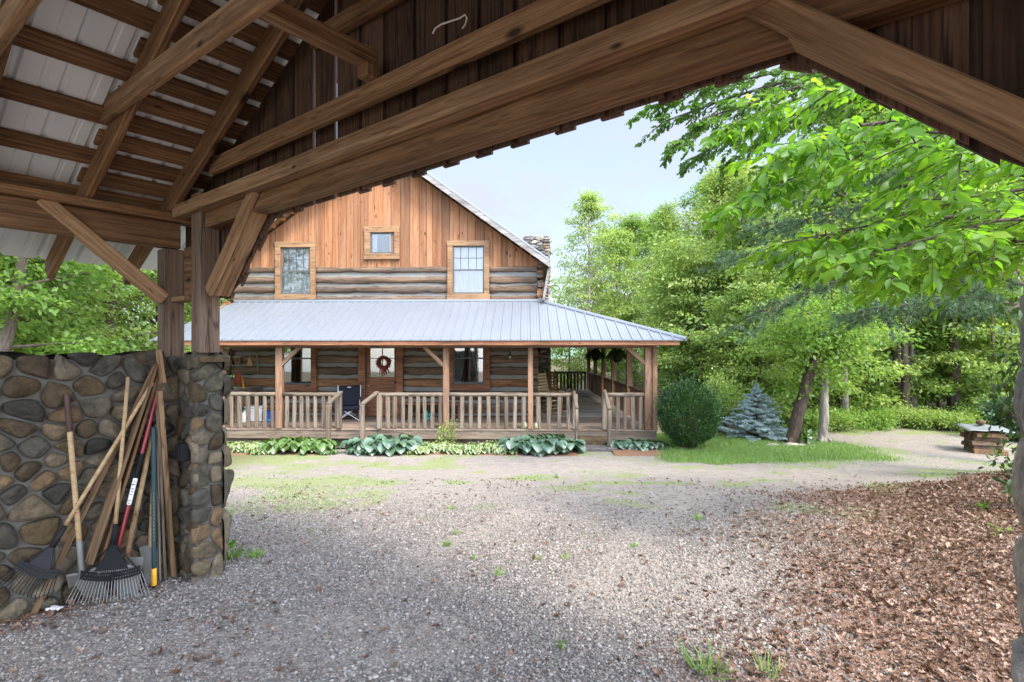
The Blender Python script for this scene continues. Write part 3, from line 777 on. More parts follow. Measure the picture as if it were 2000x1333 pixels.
# grey flat blade standing behind the yellow ended pole
a = on_floor(289, 1140); m = MB(); o = thing('flat_shovel', 'pale grey flat scoop standing behind the yellow ended pole', 'shovel', (a.x, a.y, 0), 0, 'digging tools leaning on the stone wall')
top_ = on_wall(284, 1066, .03); wv_ = D
m.hexa([a-wv_*.02, a+wv_*.09, a+wv_*.09+S*.008, a-wv_*.02+S*.008], [top_-wv_*.045, top_+wv_*.07, top_+wv_*.07+S*.008, top_-wv_*.045+S*.008]); m.build('blade', M['steel'], o, bevel=.002)
shaft(o, 'handle', along(a, top_, .9)+D*.03, on_wall(303, 850, .03), .015, 'handle_tan')
# boards and stakes
def stick(label, pa, pb, w, h, mat, sA=None, sB=.05, grp='stakes and boards leaning on the stone wall', name='wooden_stake', cat='stake', floor=True):
    a = on_floor(*pa) if floor else on_wall(*pa, sA); b = on_wall(*pb, sB)
    if not floor: a.z = max(a.z, .01)
    o = beam(name, a+Vector((0,0,.012)), b, w, h, M[mat], None, tuple(S), bev=.002)
    tag(o, label, cat, grp)
stick('long pale stake leaning far out from the wall to the corner', (66,1202), (304,716), .034, .022, 'plank', sB=.06)
stick('wide old plank behind the rake handle, leaning to the corner', (176,1106), (305,712), .02, .062, 'plank', sA=.16, sB=.05, name='wooden_board', cat='board', floor=False)
stick('narrow board at the left of the wide old plank', (168,1100), (298,735), .018, .04, 'plank', sA=.10, sB=.03, name='wooden_board', cat='board', floor=False)
stick('dark plank right beneath the red handle in the corner', (196,1100), (308,728), .02, .055, 'timber', sA=.12, sB=.035, name='wooden_board', cat='board', floor=False)
stick('thin grey stake just right of the yellow ended pole', (322,1133), (308,800), .018, .03, 'rail_wood', sB=.12)
stick('second thin grey stake close to the yellow ended pole', (312,1137), (306,830), .015, .022, 'rail_wood', sB=.10)
stick('straight tan stud leaning upright against the pillar', (338,1128), (311,764), .035, .04, 'plank', sB=.16)
stick('short reddish board end sticking up above the wall corner', (318,752), (310,684), .02, .075, 'timber_pale', sA=.10, sB=.08, name='wooden_board', cat='board', floor=False)
# scrap of paper on the gravel
pp = on_floor(108, 1200); m = MB(); gx = 5
for i in range(gx+1):
    for j in range(gx+1): m.v.append((pp.x+(i-2.5)*.018+R.uniform(-.004,.004), pp.y+(j-2.5)*.012+R.uniform(-.004,.004), .03+.018*float(vnoise(i*1.1, j*1.1, 9))))
for i in range(gx):
    for j in range(gx): c_ = i*(gx+1)+j; m.f.append((c_, c_+gx+1, c_+gx+2, c_+1)); m.t.append(.5); m.m.append(0)
sp = m.build('paper_scrap', M['white_label'], None, True); sp.modifiers.new('thickness', 'SOLIDIFY').thickness = .001
tag(sp, 'crumpled white scrap of paper on the leaf strewn floor by the rakes', 'litter')
# ------------------------------------------------------------------ log cabin
YF, YP, YE, YB = 15.9, 13.5, 13.1, 27.5           # facade, porch front, porch eave, back of the house
XL, XR = X_at(459, YF), X_at(1050, YF)
XC = X_at(748.5, YF)
GZ = -0.52
DECK = Z_at(838, YP)
XR_P = X_at(1284, YP); XL_P = X_at(414, YP)
cabin = thing('log_cabin', 'two storey log cabin with orange pine gable, grey metal porch roof and wraparound porch', 'cabin', (XC, YF, GZ))
def part(mb, name, mat, parent=cabin, smooth=False, bevel=0.0): return mb.build(name, M[mat] if isinstance(mat, str) else mat, parent, smooth, bevel)

# openings (casing outer px box, glass px box)
WIN = {'up_l': ((541,475,619,585),(551,485,609,576)), 'up_r': ((875,473,956,585),(885,482,946,575)), 'small': ((714,445,781,507),(725,456,772,497)),
       'lo_l': ((545,640,621,763),(554,650,611,751)), 'lo_r': ((876,640,957,761),(886,650,946,750))}
DOOR = (702, 640, 789, 815)
def wbox(b):
    return X_at(b[0], YF), X_at(b[2], YF), atY(b[0], b[3], YF).z, atY(b[0], b[1], YF).z
holes = [wbox(WIN[k][0]) for k in WIN]+[wbox(DOOR)]
ZLOG = Z_at(523, YF)
# logs with chinking between them
def log_wall(x0, x1, z0, z1, pitch, lh, seed):
    rr = random.Random(seed); lm = MB(); ch = MB(); z = z0
    while z < z1-.05:
        h = lh*rr.uniform(.88, 1.12); zc = z+pitch/2+rr.uniform(-.015,.015)
        if z+pitch > z1: h = min(h, z1-z)
        segs = [(x0, x1)]
        for hx0, hx1, hz0, hz1 in holes:
            if hz0 < zc+h*.3 and hz1 > zc-h*.3:
                ns = []
                for a, b in segs:
                    if hx0 > a: ns.append((a, min(b, hx0+.03)))
                    if hx1 < b: ns.append((max(a, hx1-.03), b))
                segs = [q for q in ns if q[1]-q[0] > .04]
        tone = rr.random(); mat = 1 if rr.random() < .22 else 0
        for a, b in segs:
            n = max(2, int((b-a)/.14)); prof = [(-.5,.0),(-.47,.055),(-.32,.085),(0,.095),(.32,.085),(.47,.055),(.5,.0)]
            base = len(lm.v); sd = rr.random()*90
            for i in range(n+1):
                x = a+(b-a)*i/n
                hh = h*(1+.22*(float(fbm(x*1.7, sd, 4, 3))-.5)); zz = zc+.028*(float(fbm(x*1.1, sd+9, 6, 3))-.5); rel = .035*(float(fbm(x*3, sd+4, 8))-.5)
                for pz, py in prof:
                    jag = .05*(float(vnoise(x*7+pz*3, sd+pz*5, 2))-.5)
                    lm.v.append((x, YF-max(0, py+rel*(py > 0))+0.0, zz+pz*hh+jag*(abs(pz) > .4)))
            k = len(prof)
            for i in range(n):
                for j in range(k-1):
                    lm.f.append((base+i*k+j, base+(i+1)*k+j, base+(i+1)*k+j+1, base+i*k+j+1)); lm.t.append(tone); lm.m.append(mat)
            for i in (0, n): lm.f.append(tuple(base+i*k+j for j in range(k))); lm.t.append(tone); lm.m.append(mat)
        z += pitch
    return lm
up = log_wall(XL-.10, XR-.02, Z_at(594, YF), ZLOG+.02, .275, .185, 3)
lo = log_wall(XL-.10, XR-.02, DECK-.25, Z_at(640, YF), .345, .245, 8)
for m_ in (up, lo): part(m_, 'log_wall', [M['log'], M['log_orange']], smooth=True)
# chinking sheet and house body, cut round the windows
def sheet_with_holes(mb, x0, x1, z0, z1, y, hs, t=.05, mat=0):
    xs = sorted({x0, x1} | {min(max(v, x0), x1) for h in hs for v in h[:2]})
    zs = sorted({z0, z1} | {min(max(v, z0), z1) for h in hs for v in h[2:]})
    for i in range(len(xs)-1):
        for j in range(len(zs)-1):
            cx, cz = (xs[i]+xs[i+1])/2, (zs[j]+zs[j+1])/2
            if xs[i+1]-xs[i] < 1e-4 or zs[j+1]-zs[j] < 1e-4 or any(h[0] < cx < h[1] and h[2] < cz < h[3] for h in hs): continue
            mb.box((xs[i], y, zs[j]), (xs[i+1], y+t, zs[j+1]), .5, mat)
gl_holes = [wbox(WIN[k][1]) for k in WIN]+[wbox((717, 640, 776, 815))]
m = MB(); sheet_with_holes(m, XL, XR, GZ, ZLOG, YF-.022, gl_holes, .1); part(m, 'chinking', 'chink')
m = MB()
m.box((XL, YF+.10, GZ), (XL+.2, YB, ZLOG+.5)); m.box((XR-.2, YF+.10, GZ), (XR, YB, ZLOG+.5)); m.box((XL+.2, YB-.2, GZ), (XR-.2, YB, ZLOG+.5)); 
part(m, 'side_wall', 'log')
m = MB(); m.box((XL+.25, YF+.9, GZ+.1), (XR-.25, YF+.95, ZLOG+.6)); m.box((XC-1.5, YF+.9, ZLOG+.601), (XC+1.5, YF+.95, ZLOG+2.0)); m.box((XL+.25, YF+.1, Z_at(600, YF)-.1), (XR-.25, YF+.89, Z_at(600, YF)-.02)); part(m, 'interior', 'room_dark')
# corner log ends, stacked at both ends of the facade
rr = random.Random(5)
for X0, sg in ((XL, -1), (XR, 1)):
    z = DECK-.2
    while z < ZLOG+.15:
        up_ = z > 2.8
        if z < 2.0 or up_:
            h = rr.uniform(.17, .23); w = rr.uniform(.17, .23); ext = rr.uniform(.10, .24)
            x0, x1 = (X0-.24, X0-.03) if sg < 0 else (X0-.02, X0+.17) if up_ else (X0-.10, X0-.02)
            cx = (x0+x1)/2+rr.uniform(-.02,.02)
            c = [(cx-w/2,z+.02),(cx-w/2+.04,z),(cx+w/2-.03,z+.01),(cx+w/2,z+.05),(cx+w/2-.01,z+h-.04),(cx+w/2-.05,z+h),(cx-w/2+.03,z+h-.01),(cx-w/2,z+h-.05)]
            m = MB(); b = 0; tone = rr.random(); mt = 1 if up_ and rr.random() < .5 else 0
            for y in (YF-ext-.02, YF+.1):
                for q in c: m.v.append((q[0], y, q[1]))
            n = 8
            m.f.append(tuple(b+i for i in range(n))); m.t.append(tone); m.m.append(mt)
            for i in range(n): m.f.append((b+i, b+n+i, b+n+(i+1) % n, b+(i+1) % n)); m.t.append(tone); m.m.append(mt)
            part(m, 'log_end', [M['log'], M['log_orange']])
        z += .275


# gable siding: separate vertical boards
YG = YF-.06
RZ = Z_at(283, YF, 749)-.17; EZX = X_at(1070, YF); EZ = Z_at(512, YF, 1070)-.17
slope = (RZ-EZ)/(EZX-XC)
def zrake(x): return RZ-slope*abs(x-XC)
m = MB(); rr = random.Random(21); x = XL-.55
gh_ = [wbox(WIN[k][1]) for k in ('up_l', 'up_r', 'small')]
while x < XR+.55:
    w = .235+rr.uniform(-.06,.05); x1 = x+w-.008
    y0 = YG-rr.uniform(0,.006); tn = rr.random()
    segs = [(ZLOG-.02-rr.uniform(0,.02), None)]
    if zrake((x+x1)/2)-.02 > ZLOG:
        z0 = segs[0][0]
        cuts = [(max(h[2], z0), h[3]) for h in gh_ if h[0] < (x+x1)/2 < h[1] and h[3] > z0]
        lows = [z0]
        for c0_, c1_ in cuts:
            m.hexa([(x,y0,lows[0]),(x1,y0,lows[0]),(x1,y0+.05,lows[0]),(x,y0+.05,lows[0])], [(x,y0,c0_),(x1,y0,c0_),(x1,y0+.05,c0_),(x,y0+.05,c0_)], tn) if c0_ > lows[0]+.01 else None
            lows[0] = c1_
        za, zb = max(zrake(x)-.02, lows[0]), max(zrake(x1)-.02, lows[0])
        m.hexa([(x,y0,lows[0]),(x1,y0,lows[0]),(x1,y0+.05,lows[0]),(x,y0+.05,lows[0])], [(x,y0,za),(x1,y0,zb),(x1,y0+.05,zb),(x,y0+.05,za)], tn)
    x += w
part(m, 'gable_siding', 'pine_siding', bevel=.003)
# skirt trim between the gable and the logs
# roof slabs, rake boards, soffit
OH = .55; Y0 = YF-OH; TH = .10
for sg in (-1, 1):
    xe = XC+sg*(EZX-XC)
    ze = zrake(xe)
    nx = Vector((sg*slope, 0, 1)).normalized()
    def rpt(x, y, dz): return (x, y, zrake(x)+dz)
    xo = XC+sg*(abs(EZX-XC)+.02)
    m = MB(); a, b_ = (XC, xo)
    m.hexa([rpt(a,Y0-.03,.13),rpt(b_,Y0-.03,.13),rpt(b_,YB+.4,.13),rpt(a,YB+.4,.13)], [rpt(a,Y0-.03,.165),rpt(b_,Y0-.03,.165),rpt(b_,YB+.4,.165),rpt(a,YB+.4,.165)])
    y = Y0
    while y < YB+.3:
        m.hexa([rpt(a,y,.167),rpt(b_,y,.167),rpt(b_,y+.03,.167),rpt(a,y+.03,.167)], [rpt(a,y,.19),rpt(b_,y,.19),rpt(b_,y+.03,.19),rpt(a,y+.03,.19)]); y += .3
    rf = part(m, 'roof', 'roof_metal')
    m = MB()
    m.hexa([rpt(a,Y0+.02,.09),rpt(b_,Y0+.02,.09),rpt(b_,YB,.09),rpt(a,YB,.09)], [rpt(a,Y0+.02,.125),rpt(b_,Y0+.02,.125),rpt(b_,YB,.125),rpt(a,YB,.125)])
    part(m, 'soffit', 'soffit', rf)
    u = .25
    while u < abs(EZX-XC)-.05:
        xx = XC+sg*u; m = MB()
        m.hexa([rpt(xx,Y0+.03,.0),rpt(xx+sg*.045,Y0+.03,.0),rpt(xx+sg*.045,YF-.07,.0),rpt(xx,YF-.07,.0)], [rpt(xx,Y0+.03,.088),rpt(xx+sg*.045,Y0+.03,.088),rpt(xx+sg*.045,YF-.07,.088),rpt(xx,YF-.07,.088)], R.random())
        u += .28; part(m, 'lookout', 'soffit', rf)
    m = MB(); m.hexa([rpt(a,Y0-.02,-.04),rpt(b_,Y0-.02,-.04),rpt(b_,Y0+.018,-.04),rpt(a,Y0+.018,-.04)], [rpt(a,Y0-.02,.128),rpt(b_,Y0-.02,.128),rpt(b_,Y0+.018,.128),rpt(a,Y0+.018,.128)])
    part(m, 'rake_board', 'fascia_gray', rf)
    m = MB(); xo2 = xo; 
    m.hexa([(xo2-.02,Y0,ze-.06),(xo2+.02,Y0,ze-.06),(xo2+.02,YB+.3,ze-.06),(xo2-.02,YB+.3,ze-.06)], [(xo2-.02,Y0,ze+.125),(xo2+.02,Y0,ze+.125),(xo2+.02,YB+.3,ze+.125),(xo2-.02,YB+.3,ze+.125)])
    # the return that hangs from the eave beside the log ends
    if sg > 0: m.hexa([(xo2-.19,Y0+.1,ze-.95),(xo2-.12,Y0+.1,ze-.95),(xo2-.12,YF+.3,ze-.95),(xo2-.19,YF+.3,ze-.95)], [(xo2-.04,Y0+.1,ze-.07),(xo2+.02,Y0+.1,ze-.07),(xo2+.02,YF+.3,ze-.07),(xo2-.04,YF+.3,ze-.07)])
    part(m, 'eave_board', 'fascia_gray', rf)

# windows
def window(key, casing_mat, lites, curtain, glass='glass', sill=True):
    co, gl = WIN[key]; x0, x1, z0, z1 = wbox(co); gx0, gx1, gz0, gz1 = wbox(gl)
    y = YF-.105
    fr = MB()
    fr.box((x0, y-.03, z0), (gx0, YF-.02, z1)); fr.box((gx1, y-.031, z0), (x1, YF-.02, z1), .2)
    fr.box((x0-.012, y-.036, gz1), (x1+.012, YF-.02, z1+.01), .8); fr.box((x0-.015, y-.05, z0-.02), (x1+.015, YF-.02, gz0), .4)
    f = part(fr, 'window', casing_mat, bevel=.004)
    s = MB(); yy = YF-.07; t = .035
    s.box((gx0+.001, yy, gz0+.001), (gx0+t, yy+.04, gz1-.001)); s.box((gx1-t, yy, gz0+.001), (gx1-.001, yy+.04, gz1-.001)); s.box((gx0+t, yy, gz1-t), (gx1-t, yy+.04, gz1-.001)); s.box((gx0+t, yy, gz0+.001), (gx1-t, yy+.04, gz0+t*1.3))
    zm = (gz0+gz1)/2
    if lites:
        s.box((gx0+t, yy+.002, zm-.02), (gx1-t, yy+.042, zm+.02))
        n, rows = lites
        for i in range(1, n): xx = gx0+(gx1-gx0)*i/n; s.box((xx-.009, yy+.012, zm+.02), (xx+.009, yy+.034, gz1-t))
        for j in range(1, rows): zz = zm+(gz1-zm)*j/rows; s.box((gx0+t, yy+.013, zz-.009), (gx1-t, yy+.033, zz+.009))
    part(s, 'sash', 'sash', f)
    g = MB(); g.box((gx0+t, yy+.018, gz0+t), (gx1-t, yy+.022, gz1-t)); part(g, 'pane', glass, f)
    def drape(xa, xb, za, zb, tie=None):
        c = MB(); n = 28; rows = 8; b = 0
        for j in range(rows+1):
            for i in range(n+1):
                u = i/n; v = j/rows
                X = xa+(xb-xa)*u
                if tie is not None: k = tie*(1-v)**1.2; X = X+(xa-X)*k if tie > 0 else X+(xb-X)*(-k)
                c.v.append((X, YF+.03+.018*sin(u*n*.95+v*.8)+.006*sin(u*31), za+(zb-za)*v))
        for j in range(rows):
            for i in range(n): q = j*(n+1)+i; c.f.append((q,q+1,q+n+2,q+n+1)); c.t.append(.5); c.m.append(0)
        part(c, 'curtain', 'curtain', f, True)
    if curtain == 'full':
        drape(gx0, (gx0+gx1)/2-.006, gz0, gz0+(gz1-gz0)*.52); drape((gx0+gx1)/2+.006, gx1, gz0, gz0+(gz1-gz0)*.52); drape(gx0, gx1, gz0+(gz1-gz0)*.50, gz1)
    elif curtain == 'split':
        w = gx1-gx0; drape(gx0, gx0+w*.24, gz0, gz1); drape(gx1-w*.24, gx1, gz0, gz1)
    elif curtain == 'tied':
        w = gx1-gx0; drape(gx0, gx0+w*.5, gz0, gz1, .55); drape(gx0+w*.5, gx1, gz0, gz1, -.55)
    return f
window('up_l', 'pine_trim', (4, 2), 'full'); window('up_r', 'pine_trim', (4, 2), 'full'); window('small', 'pine_trim', None, 'split')
window('lo_l', 'pine_trim_dark', (1, 1), None, 'glass_dark'); window('lo_r', 'pine_trim_dark', (1, 1), 'tied', 'glass_dark')
# door
def bx(p0, q0, p1, q1, ya, yb, mb, t=.5):
    A = atY(p0, q1, YF); B = atY(p1, q0, YF); mb.box((A.x, ya, A.z), (B.x, yb, B.z), t)
m = MB()
bx(702, 640, 716, 815, YF-.15, YF-.01, m); bx(776, 640, 789, 815, YF-.15, YF-.01, m, .3); bx(716, 634, 776, 652, YF-.13, YF-.01, m)
dr = part(m, 'door_frame', 'pine_trim_dark', bevel=.004)
m = MB()
bx(718, 655, 724, 813, YF-.06, YF-.015, m); bx(771, 655, 775, 813, YF-.06, YF-.015, m, .6); bx(724, 655, 771, 664, YF-.06, YF-.015, m, .3); bx(724, 737, 771, 752, YF-.06, YF-.015, m, .7)
bx(724, 752, 771, 756, YF-.04, YF-.015, m, .2); bx(724, 756, 771, 763, YF-.061, YF-.015, m); bx(724, 763, 771, 800, YF-.045, YF-.015, m, .6); bx(724, 800, 771, 813, YF-.06, YF-.015, m)
door = part(m, 'door', 'pine_trim_dark', bevel=.003)
m = MB(); bx(724, 664, 771, 737, YF-.035, YF-.031, m); part(m, 'pane', 'glass_dark', door)
m = MB(); bx(746.8, 664, 748.2, 737, YF-.05, YF-.036, m); bx(724, 699.5, 771, 701, YF-.049, YF-.036, m); part(m, 'muntin', 'pine_trim_dark', door)
A = atY(773, 747, YF-.08); m = MB(); m.tube([A, A+Vector((0,-.03,0)), A+Vector((0,-.045,0)), A+Vector((0,-.07,0))], [.012,.012,.03,.02], 10); part(m, 'handle', 'iron', door, True)

# porch roof
ZT, ZE = Z_at(589, YF-.1), Z_at(664, YE)
XT_L, XT_R = X_at(459, YF-.1), X_at(1050, YF-.1)
XE_L, XE_R = X_at(292, YE), X_at(1341, YE)
pr_parent = None
m = MB()
def quad_slab(m, P, th=.02, tone=.5):
    P = [Vector(p) for p in P]; dn = Vector((0,0,-th)); m.hexa([p+dn for p in P], P, tone)
quad_slab(m, [(XE_L,YE,ZE),(XE_R,YE,ZE),(XT_R,YF-.1,ZT),(XT_L,YF-.1,ZT)])
def zfr(y): return ZE+(ZT-ZE)*(y-YE)/(YF-.1-YE)
x = XE_L+.1
while x < XE_R-.05:
    # each rib runs up the slope until it meets the hip or the left edge
    top = YF-.1
    if x > XT_R: top = YE+(XE_R-x)/(XE_R-XT_R)*(YF-.1-YE)
    if x < XT_L: top = YE+(x-XE_L)/(XT_L-XE_L)*(YF-.1-YE)
    if top-YE > .12:
        for o_, w_, h_ in ((0,.026,.026),(.08,.014,.006),(.155,.014,.006)):
            if x+o_ > XE_R-.1: continue
            m.hexa([(x+o_-w_,YE-.004,zfr(YE)+.001),(x+o_+w_,YE-.004,zfr(YE)+.001),(x+o_+w_,top-.06,zfr(top-.06)+.001),(x+o_-w_,top-.06,zfr(top-.06)+.001)],
                   [(x+o_-w_*.5,YE-.004,zfr(YE)+h_),(x+o_+w_*.5,YE-.004,zfr(YE)+h_),(x+o_+w_*.5,top-.06,zfr(top-.06)+h_),(x+o_-w_*.5,top-.06,zfr(top-.06)+h_)])
    x += .235
proof = part(m, 'porch_roof', 'roof_metal')
m = MB(); quad_slab(m, [(XE_R,YE,ZE),(XE_R,YB+.3,ZE),(XT_R,YB+.3,ZT),(XT_R,YF-.1,ZT)]); part(m, 'side_slope', 'roof_metal', proof)
m = MB(); m.tube([(XE_R-.01,YE+.01,ZE+.012),(XT_R,YF-.1,ZT+.02)], .055, 8); m.box((XT_L,YF-.16,ZT-.01),(XT_R+.05,YF-.08,ZT+.05)); part(m, 'flashing', 'roof_metal', proof)
rr = random.Random(2); x = XE_L+.4
while x < XE_R-.4:
    top = min(YF-.15, YE+(XE_R-x)/(XE_R-XT_R)*(YF-.1-YE) if x > XT_R else YF); m = MB()
    m.hexa([(x-.03,YE+.06,zfr(YE+.06)-.17),(x+.03,YE+.06,zfr(YE+.06)-.17),(x+.03,top,zfr(top)-.17),(x-.03,top,zfr(top)-.17)], [(x-.03,YE+.06,zfr(YE+.06)-.03),(x+.03,YE+.06,zfr(YE+.06)-.03),(x+.03,top,zfr(top)-.03),(x-.03,top,zfr(top)-.03)], rr.random()); x += .6; part(m, 'rafter', 'porch_wood', proof)
# sub-fascia beams
ZB1, ZB0 = ZE-.015, Z_at(675, YE+.05)
beam('porch_beam', (XE_L+.15, YE+.06, (ZB0+ZB1)/2), (XE_R-.15, YE+.06, (ZB0+ZB1)/2), .06, ZB1-ZB0, M['pine_trim_dark'], cabin)
beam('porch_beam', (XL_P, YP-.02, ZB0+.03), (XR_P-.06, YP-.02, ZB0+.03), .13, .16, M['porch_wood'], cabin)
XS = 2.98
beam('porch_beam', (XS, YP+.06, ZB0+.03), (XS, YB-.2, ZB0+.03), .13, .16, M['porch_wood'], cabin)

# deck
m = MB(); y = YP-.05; rr = random.Random(4)
while y < YF-.02:
    m.box((XL_P, y, DECK-.035), (XR_P, y+.132, DECK-rr.uniform(0,.002)), rr.random()); y += .14
part(m, 'deck', wood('deck_front', (.16,.10,.07), (.29,.20,.145), (.40,.31,.24), vary=.3, knots=.3, gray=(.32,.28,.24), gray_amt=.5))
m = MB(); y = YF+.02
while y < YB+.2:
    m.box((XR+.01, y, DECK-.035), (XR_P-.02, y+.132, DECK-rr.uniform(0,.003)), rr.random()); y += .14
part(m, 'side_deck', 'deck_wood')
m = MB(); m.box((XL_P, YP-.03, DECK-.24), (XR_P-.03, YP+.01, DECK-.036)); m.box((XR_P-.07, YP+.02, DECK-.24), (XR_P-.03, YB, DECK-.036))
m.box((XL_P+.05, YP+.1, GZ-.2), (XR_P-.15, YP+.14, DECK-.241), .1); part(m, 'rim_board', 'rail_wood')

# porch posts with braces
PW = .155
def ppost(p, w=PW, Y=YP, X=None, mat='porch_wood'):
    x = X if X is not None else X_at(p, Y)
    beam('porch_post', (x, Y, DECK), (x, Y, ZB0+.0), w, w, M[mat], cabin, (0,1,0)); return x
P1 = ppost(546.5); P2 = ppost(871.5, .14); P3 = ppost(1036, .12); ppost(432)
P4 = ppost(1265, .16); P5 = ppost(1278, .12, YP+.03)
ppost(0, .14, YP+.1, XL_P+.1)
def pbrace(x, zx, dx): beam('porch_brace', (x, YP-.01, zx), (x+dx, YP-.01, ZB0+.02), .09, .09, M['porch_wood'], cabin)
pbrace(P1+.05, Z_at(713, YP), .50); pbrace(P2-.05, Z_at(715, YP), -.53); pbrace(P4-.06, Z_at(711, YP), -.50)
for yy in (16.5, 19.4, 22.0, 24.6, 27.2): ppost(0, .15, yy, XS, 'porch_wood')

# railings: each run is a part with its top rail and balusters
RT_Z = Z_at(771, YP)
def railing(p0, p1, n, name='railing', bot=True, end=0.03, mat='rail_wood', r=.045, z=RT_Z, db=.0):
    p0 = Vector(p0); p1 = Vector(p1); dv = (p1-p0); L = dv.length; dv.normalize()
    rail = beam(name, p0+Vector((0,0,z)), p1+Vector((0,0,z)), r*2, r*2*1.15, M[mat], cabin, round_=8)
    for i in range(n):
        t = (i+.5)/n; q = p0+dv*L*t+dv*R.uniform(-.012,.012)
        beam('baluster', q+Vector((0,0,DECK+.0)), q+Vector((R.uniform(-.012,.012),0,z-.03)), .098+R.uniform(-.015,.012), .055, M[mat], rail, tuple(Vector((-dv.y,dv.x,0))), bev=.016)
    return rail
def xp(p): return (X_at(p, YP-.02), YP-.02, 0)
railing(xp(428), xp(541), 7); railing(xp(553), xp(666), 8); railing(xp(735), xp(867), 9); railing(xp(877), xp(1031), 9); railing(xp(1041), xp(1121), 4); railing(xp(1184), xp(1259), 5)
railing((XL_P+.1, YP+.1, 0), (XL_P+.1, YF+1.5, 0), 20, mat='rail_wood')
ys = [YP+.1, 16.42, 19.32, 21.92, 24.52, 27.12]
for i in range(5): railing((XS, ys[i]+(.1 if i else 0), 0), (XS, ys[i+1]-.1, 0), int((ys[i+1]-ys[i])/.19), mat='porch_wood')
railing((XS-.1, 27.25, 0), (XR+.1, 27.25, 0), 15)
for p in (663, 741): 
    x = X_at(p, YP-.04); beam('railing_post', (x, YP-.05, DECK), (x, YP-.05, RT_Z+.03), .115, .10, M['rail_wood'], cabin, (0,1,0), bev=.015)
# handrails down the two flights
def handrail(pt, ptop, pb, yb, r=.04, flat=True, ground=True, qb=None):
    a = Vector((X_at(pt, YP-.06), YP-.06, Z_at(ptop, YP))); b = atY(pb, qb, yb)
    hr = beam('handrail', a, b, .09 if flat else .1, .05 if flat else .1, M['rail_wood'], cabin, round_=0 if flat else 8)
    beam('newel_post', (b.x, b.y+.03, gz(b)-.1), (b.x, b.y+.03, b.z-.02), .095 if flat else .085, .095 if flat else .085, M['rail_wood'], hr, (0,1,0), round_=0 if flat else 8, bev=.012)
handrail(666, 766, 640, 12.65, qb=790); handrail(737, 766, 707, 12.65, qb=790)
handrail(1121, 766, 1126, 12.8, flat=False, qb=798); handrail(1181, 763, 1190, 12.8, flat=False, qb=800)
x = X_at(1180, YP); beam('railing_post', (x, YP-.03, DECK), (x, YP-.03, RT_Z+.04), .12, .11, M['rail_wood'], cabin, (0,1,0), bev=.015)
x = X_at(1123, YP); beam('railing_post', (x, YP-.03, DECK), (x, YP-.03, RT_Z+.02), .12, .09, M['rail_wood'], cabin, (0,1,0), bev=.015)
# wooden steps on the left, stone steps on the right
st = MB(); xa, xb = X_at(650, 12.9), X_at(716, 12.9)
for y0_, y1_, z_ in ((YP-.36, YP-.06, DECK-.16), (YP-.70, YP-.37, DECK-.31)): st.box((xa, y0_, z_-.04), (xb, y1_, z_)); st.box((xa+.03, y1_-.05, z_-.16), (xb-.03, y1_-.02, z_-.041))
part(st, 'wooden_steps', 'rail_wood', bevel=.006)
ss = MB(); xa, xb = X_at(1131, 13.1), X_at(1187, 13.1)
ss.box((xa, YP-.40, -.62), (xb, YP-.06, DECK-.15)); part(ss, 'stone_step', 'stone', bevel=.03)
ss = MB(); ss.box((X_at(1125, 12.8), YP-.85, -.62), (X_at(1205, 12.8), YP-.41, DECK-.30)); part(ss, 'stone_step', 'stone_chim', bevel=.02)

# chimney of stacked flat stone on the right side of the house
CX0, CX1, CY0, CY1 = XR-.05, XR+.50, 19.4, 21.6
CZ = Z_at(463, 19.6)
m = MB(); m.box((CX0+.05, CY0+.06, GZ-1.5), (CX1-.05, CY1-.05, 3.4)); m.box((XR-.36, CY0+.26, 3.3), (CX1-.05, CY1-.25, CZ-.05)); chm = part(m, 'chimney', 'mortar')
m = MB()
stones(m, (CX0, CY0+.05, -.4), (1,0,0), (0,0,1), (0,-1,0), CX1-CX0, 3.9, 70, 71, .02, .045, 2.6)
stones(m, (CX1-.05, CY0, -.4), (0,1,0), (0,0,1), (1,0,0), 2.2, 3.9, 110, 72, .02, .05, 2.6)
stones(m, (XR-.39, CY0+.25, 3.3), (1,0,0), (0,0,1), (0,-1,0), CX1-XR+.36, CZ-3.3, 74, 73, .02, .045, 2.6)
stones(m, (CX1-.05, CY0+.22, 3.3), (0,1,0), (0,0,1), (1,0,0), 1.7, CZ-3.3, 60, 74, .02, .05, 2.6)
stones(m, (XR-.36, CY1-.25, 3.3), (0,-1,0), (0,0,1), (-1,0,0), 1.7, CZ-3.3, 60, 75, .02, .05, 2.6)
stones(m, (XR-.40, CY0+.22, CZ-.07), (1,0,0), (0,1,0), (0,0,1), CX1-XR+.38, 1.75, 10, 76, .02, .05, 1.3)
part(m, 'chimney_stone_facing', 'stone_chim', chm, True)

# ------------------------------------------------------------------ things on the porch
def T(name, label, cat, loc, rz=0, group=None): return thing(name, label, cat, loc, rz, group)
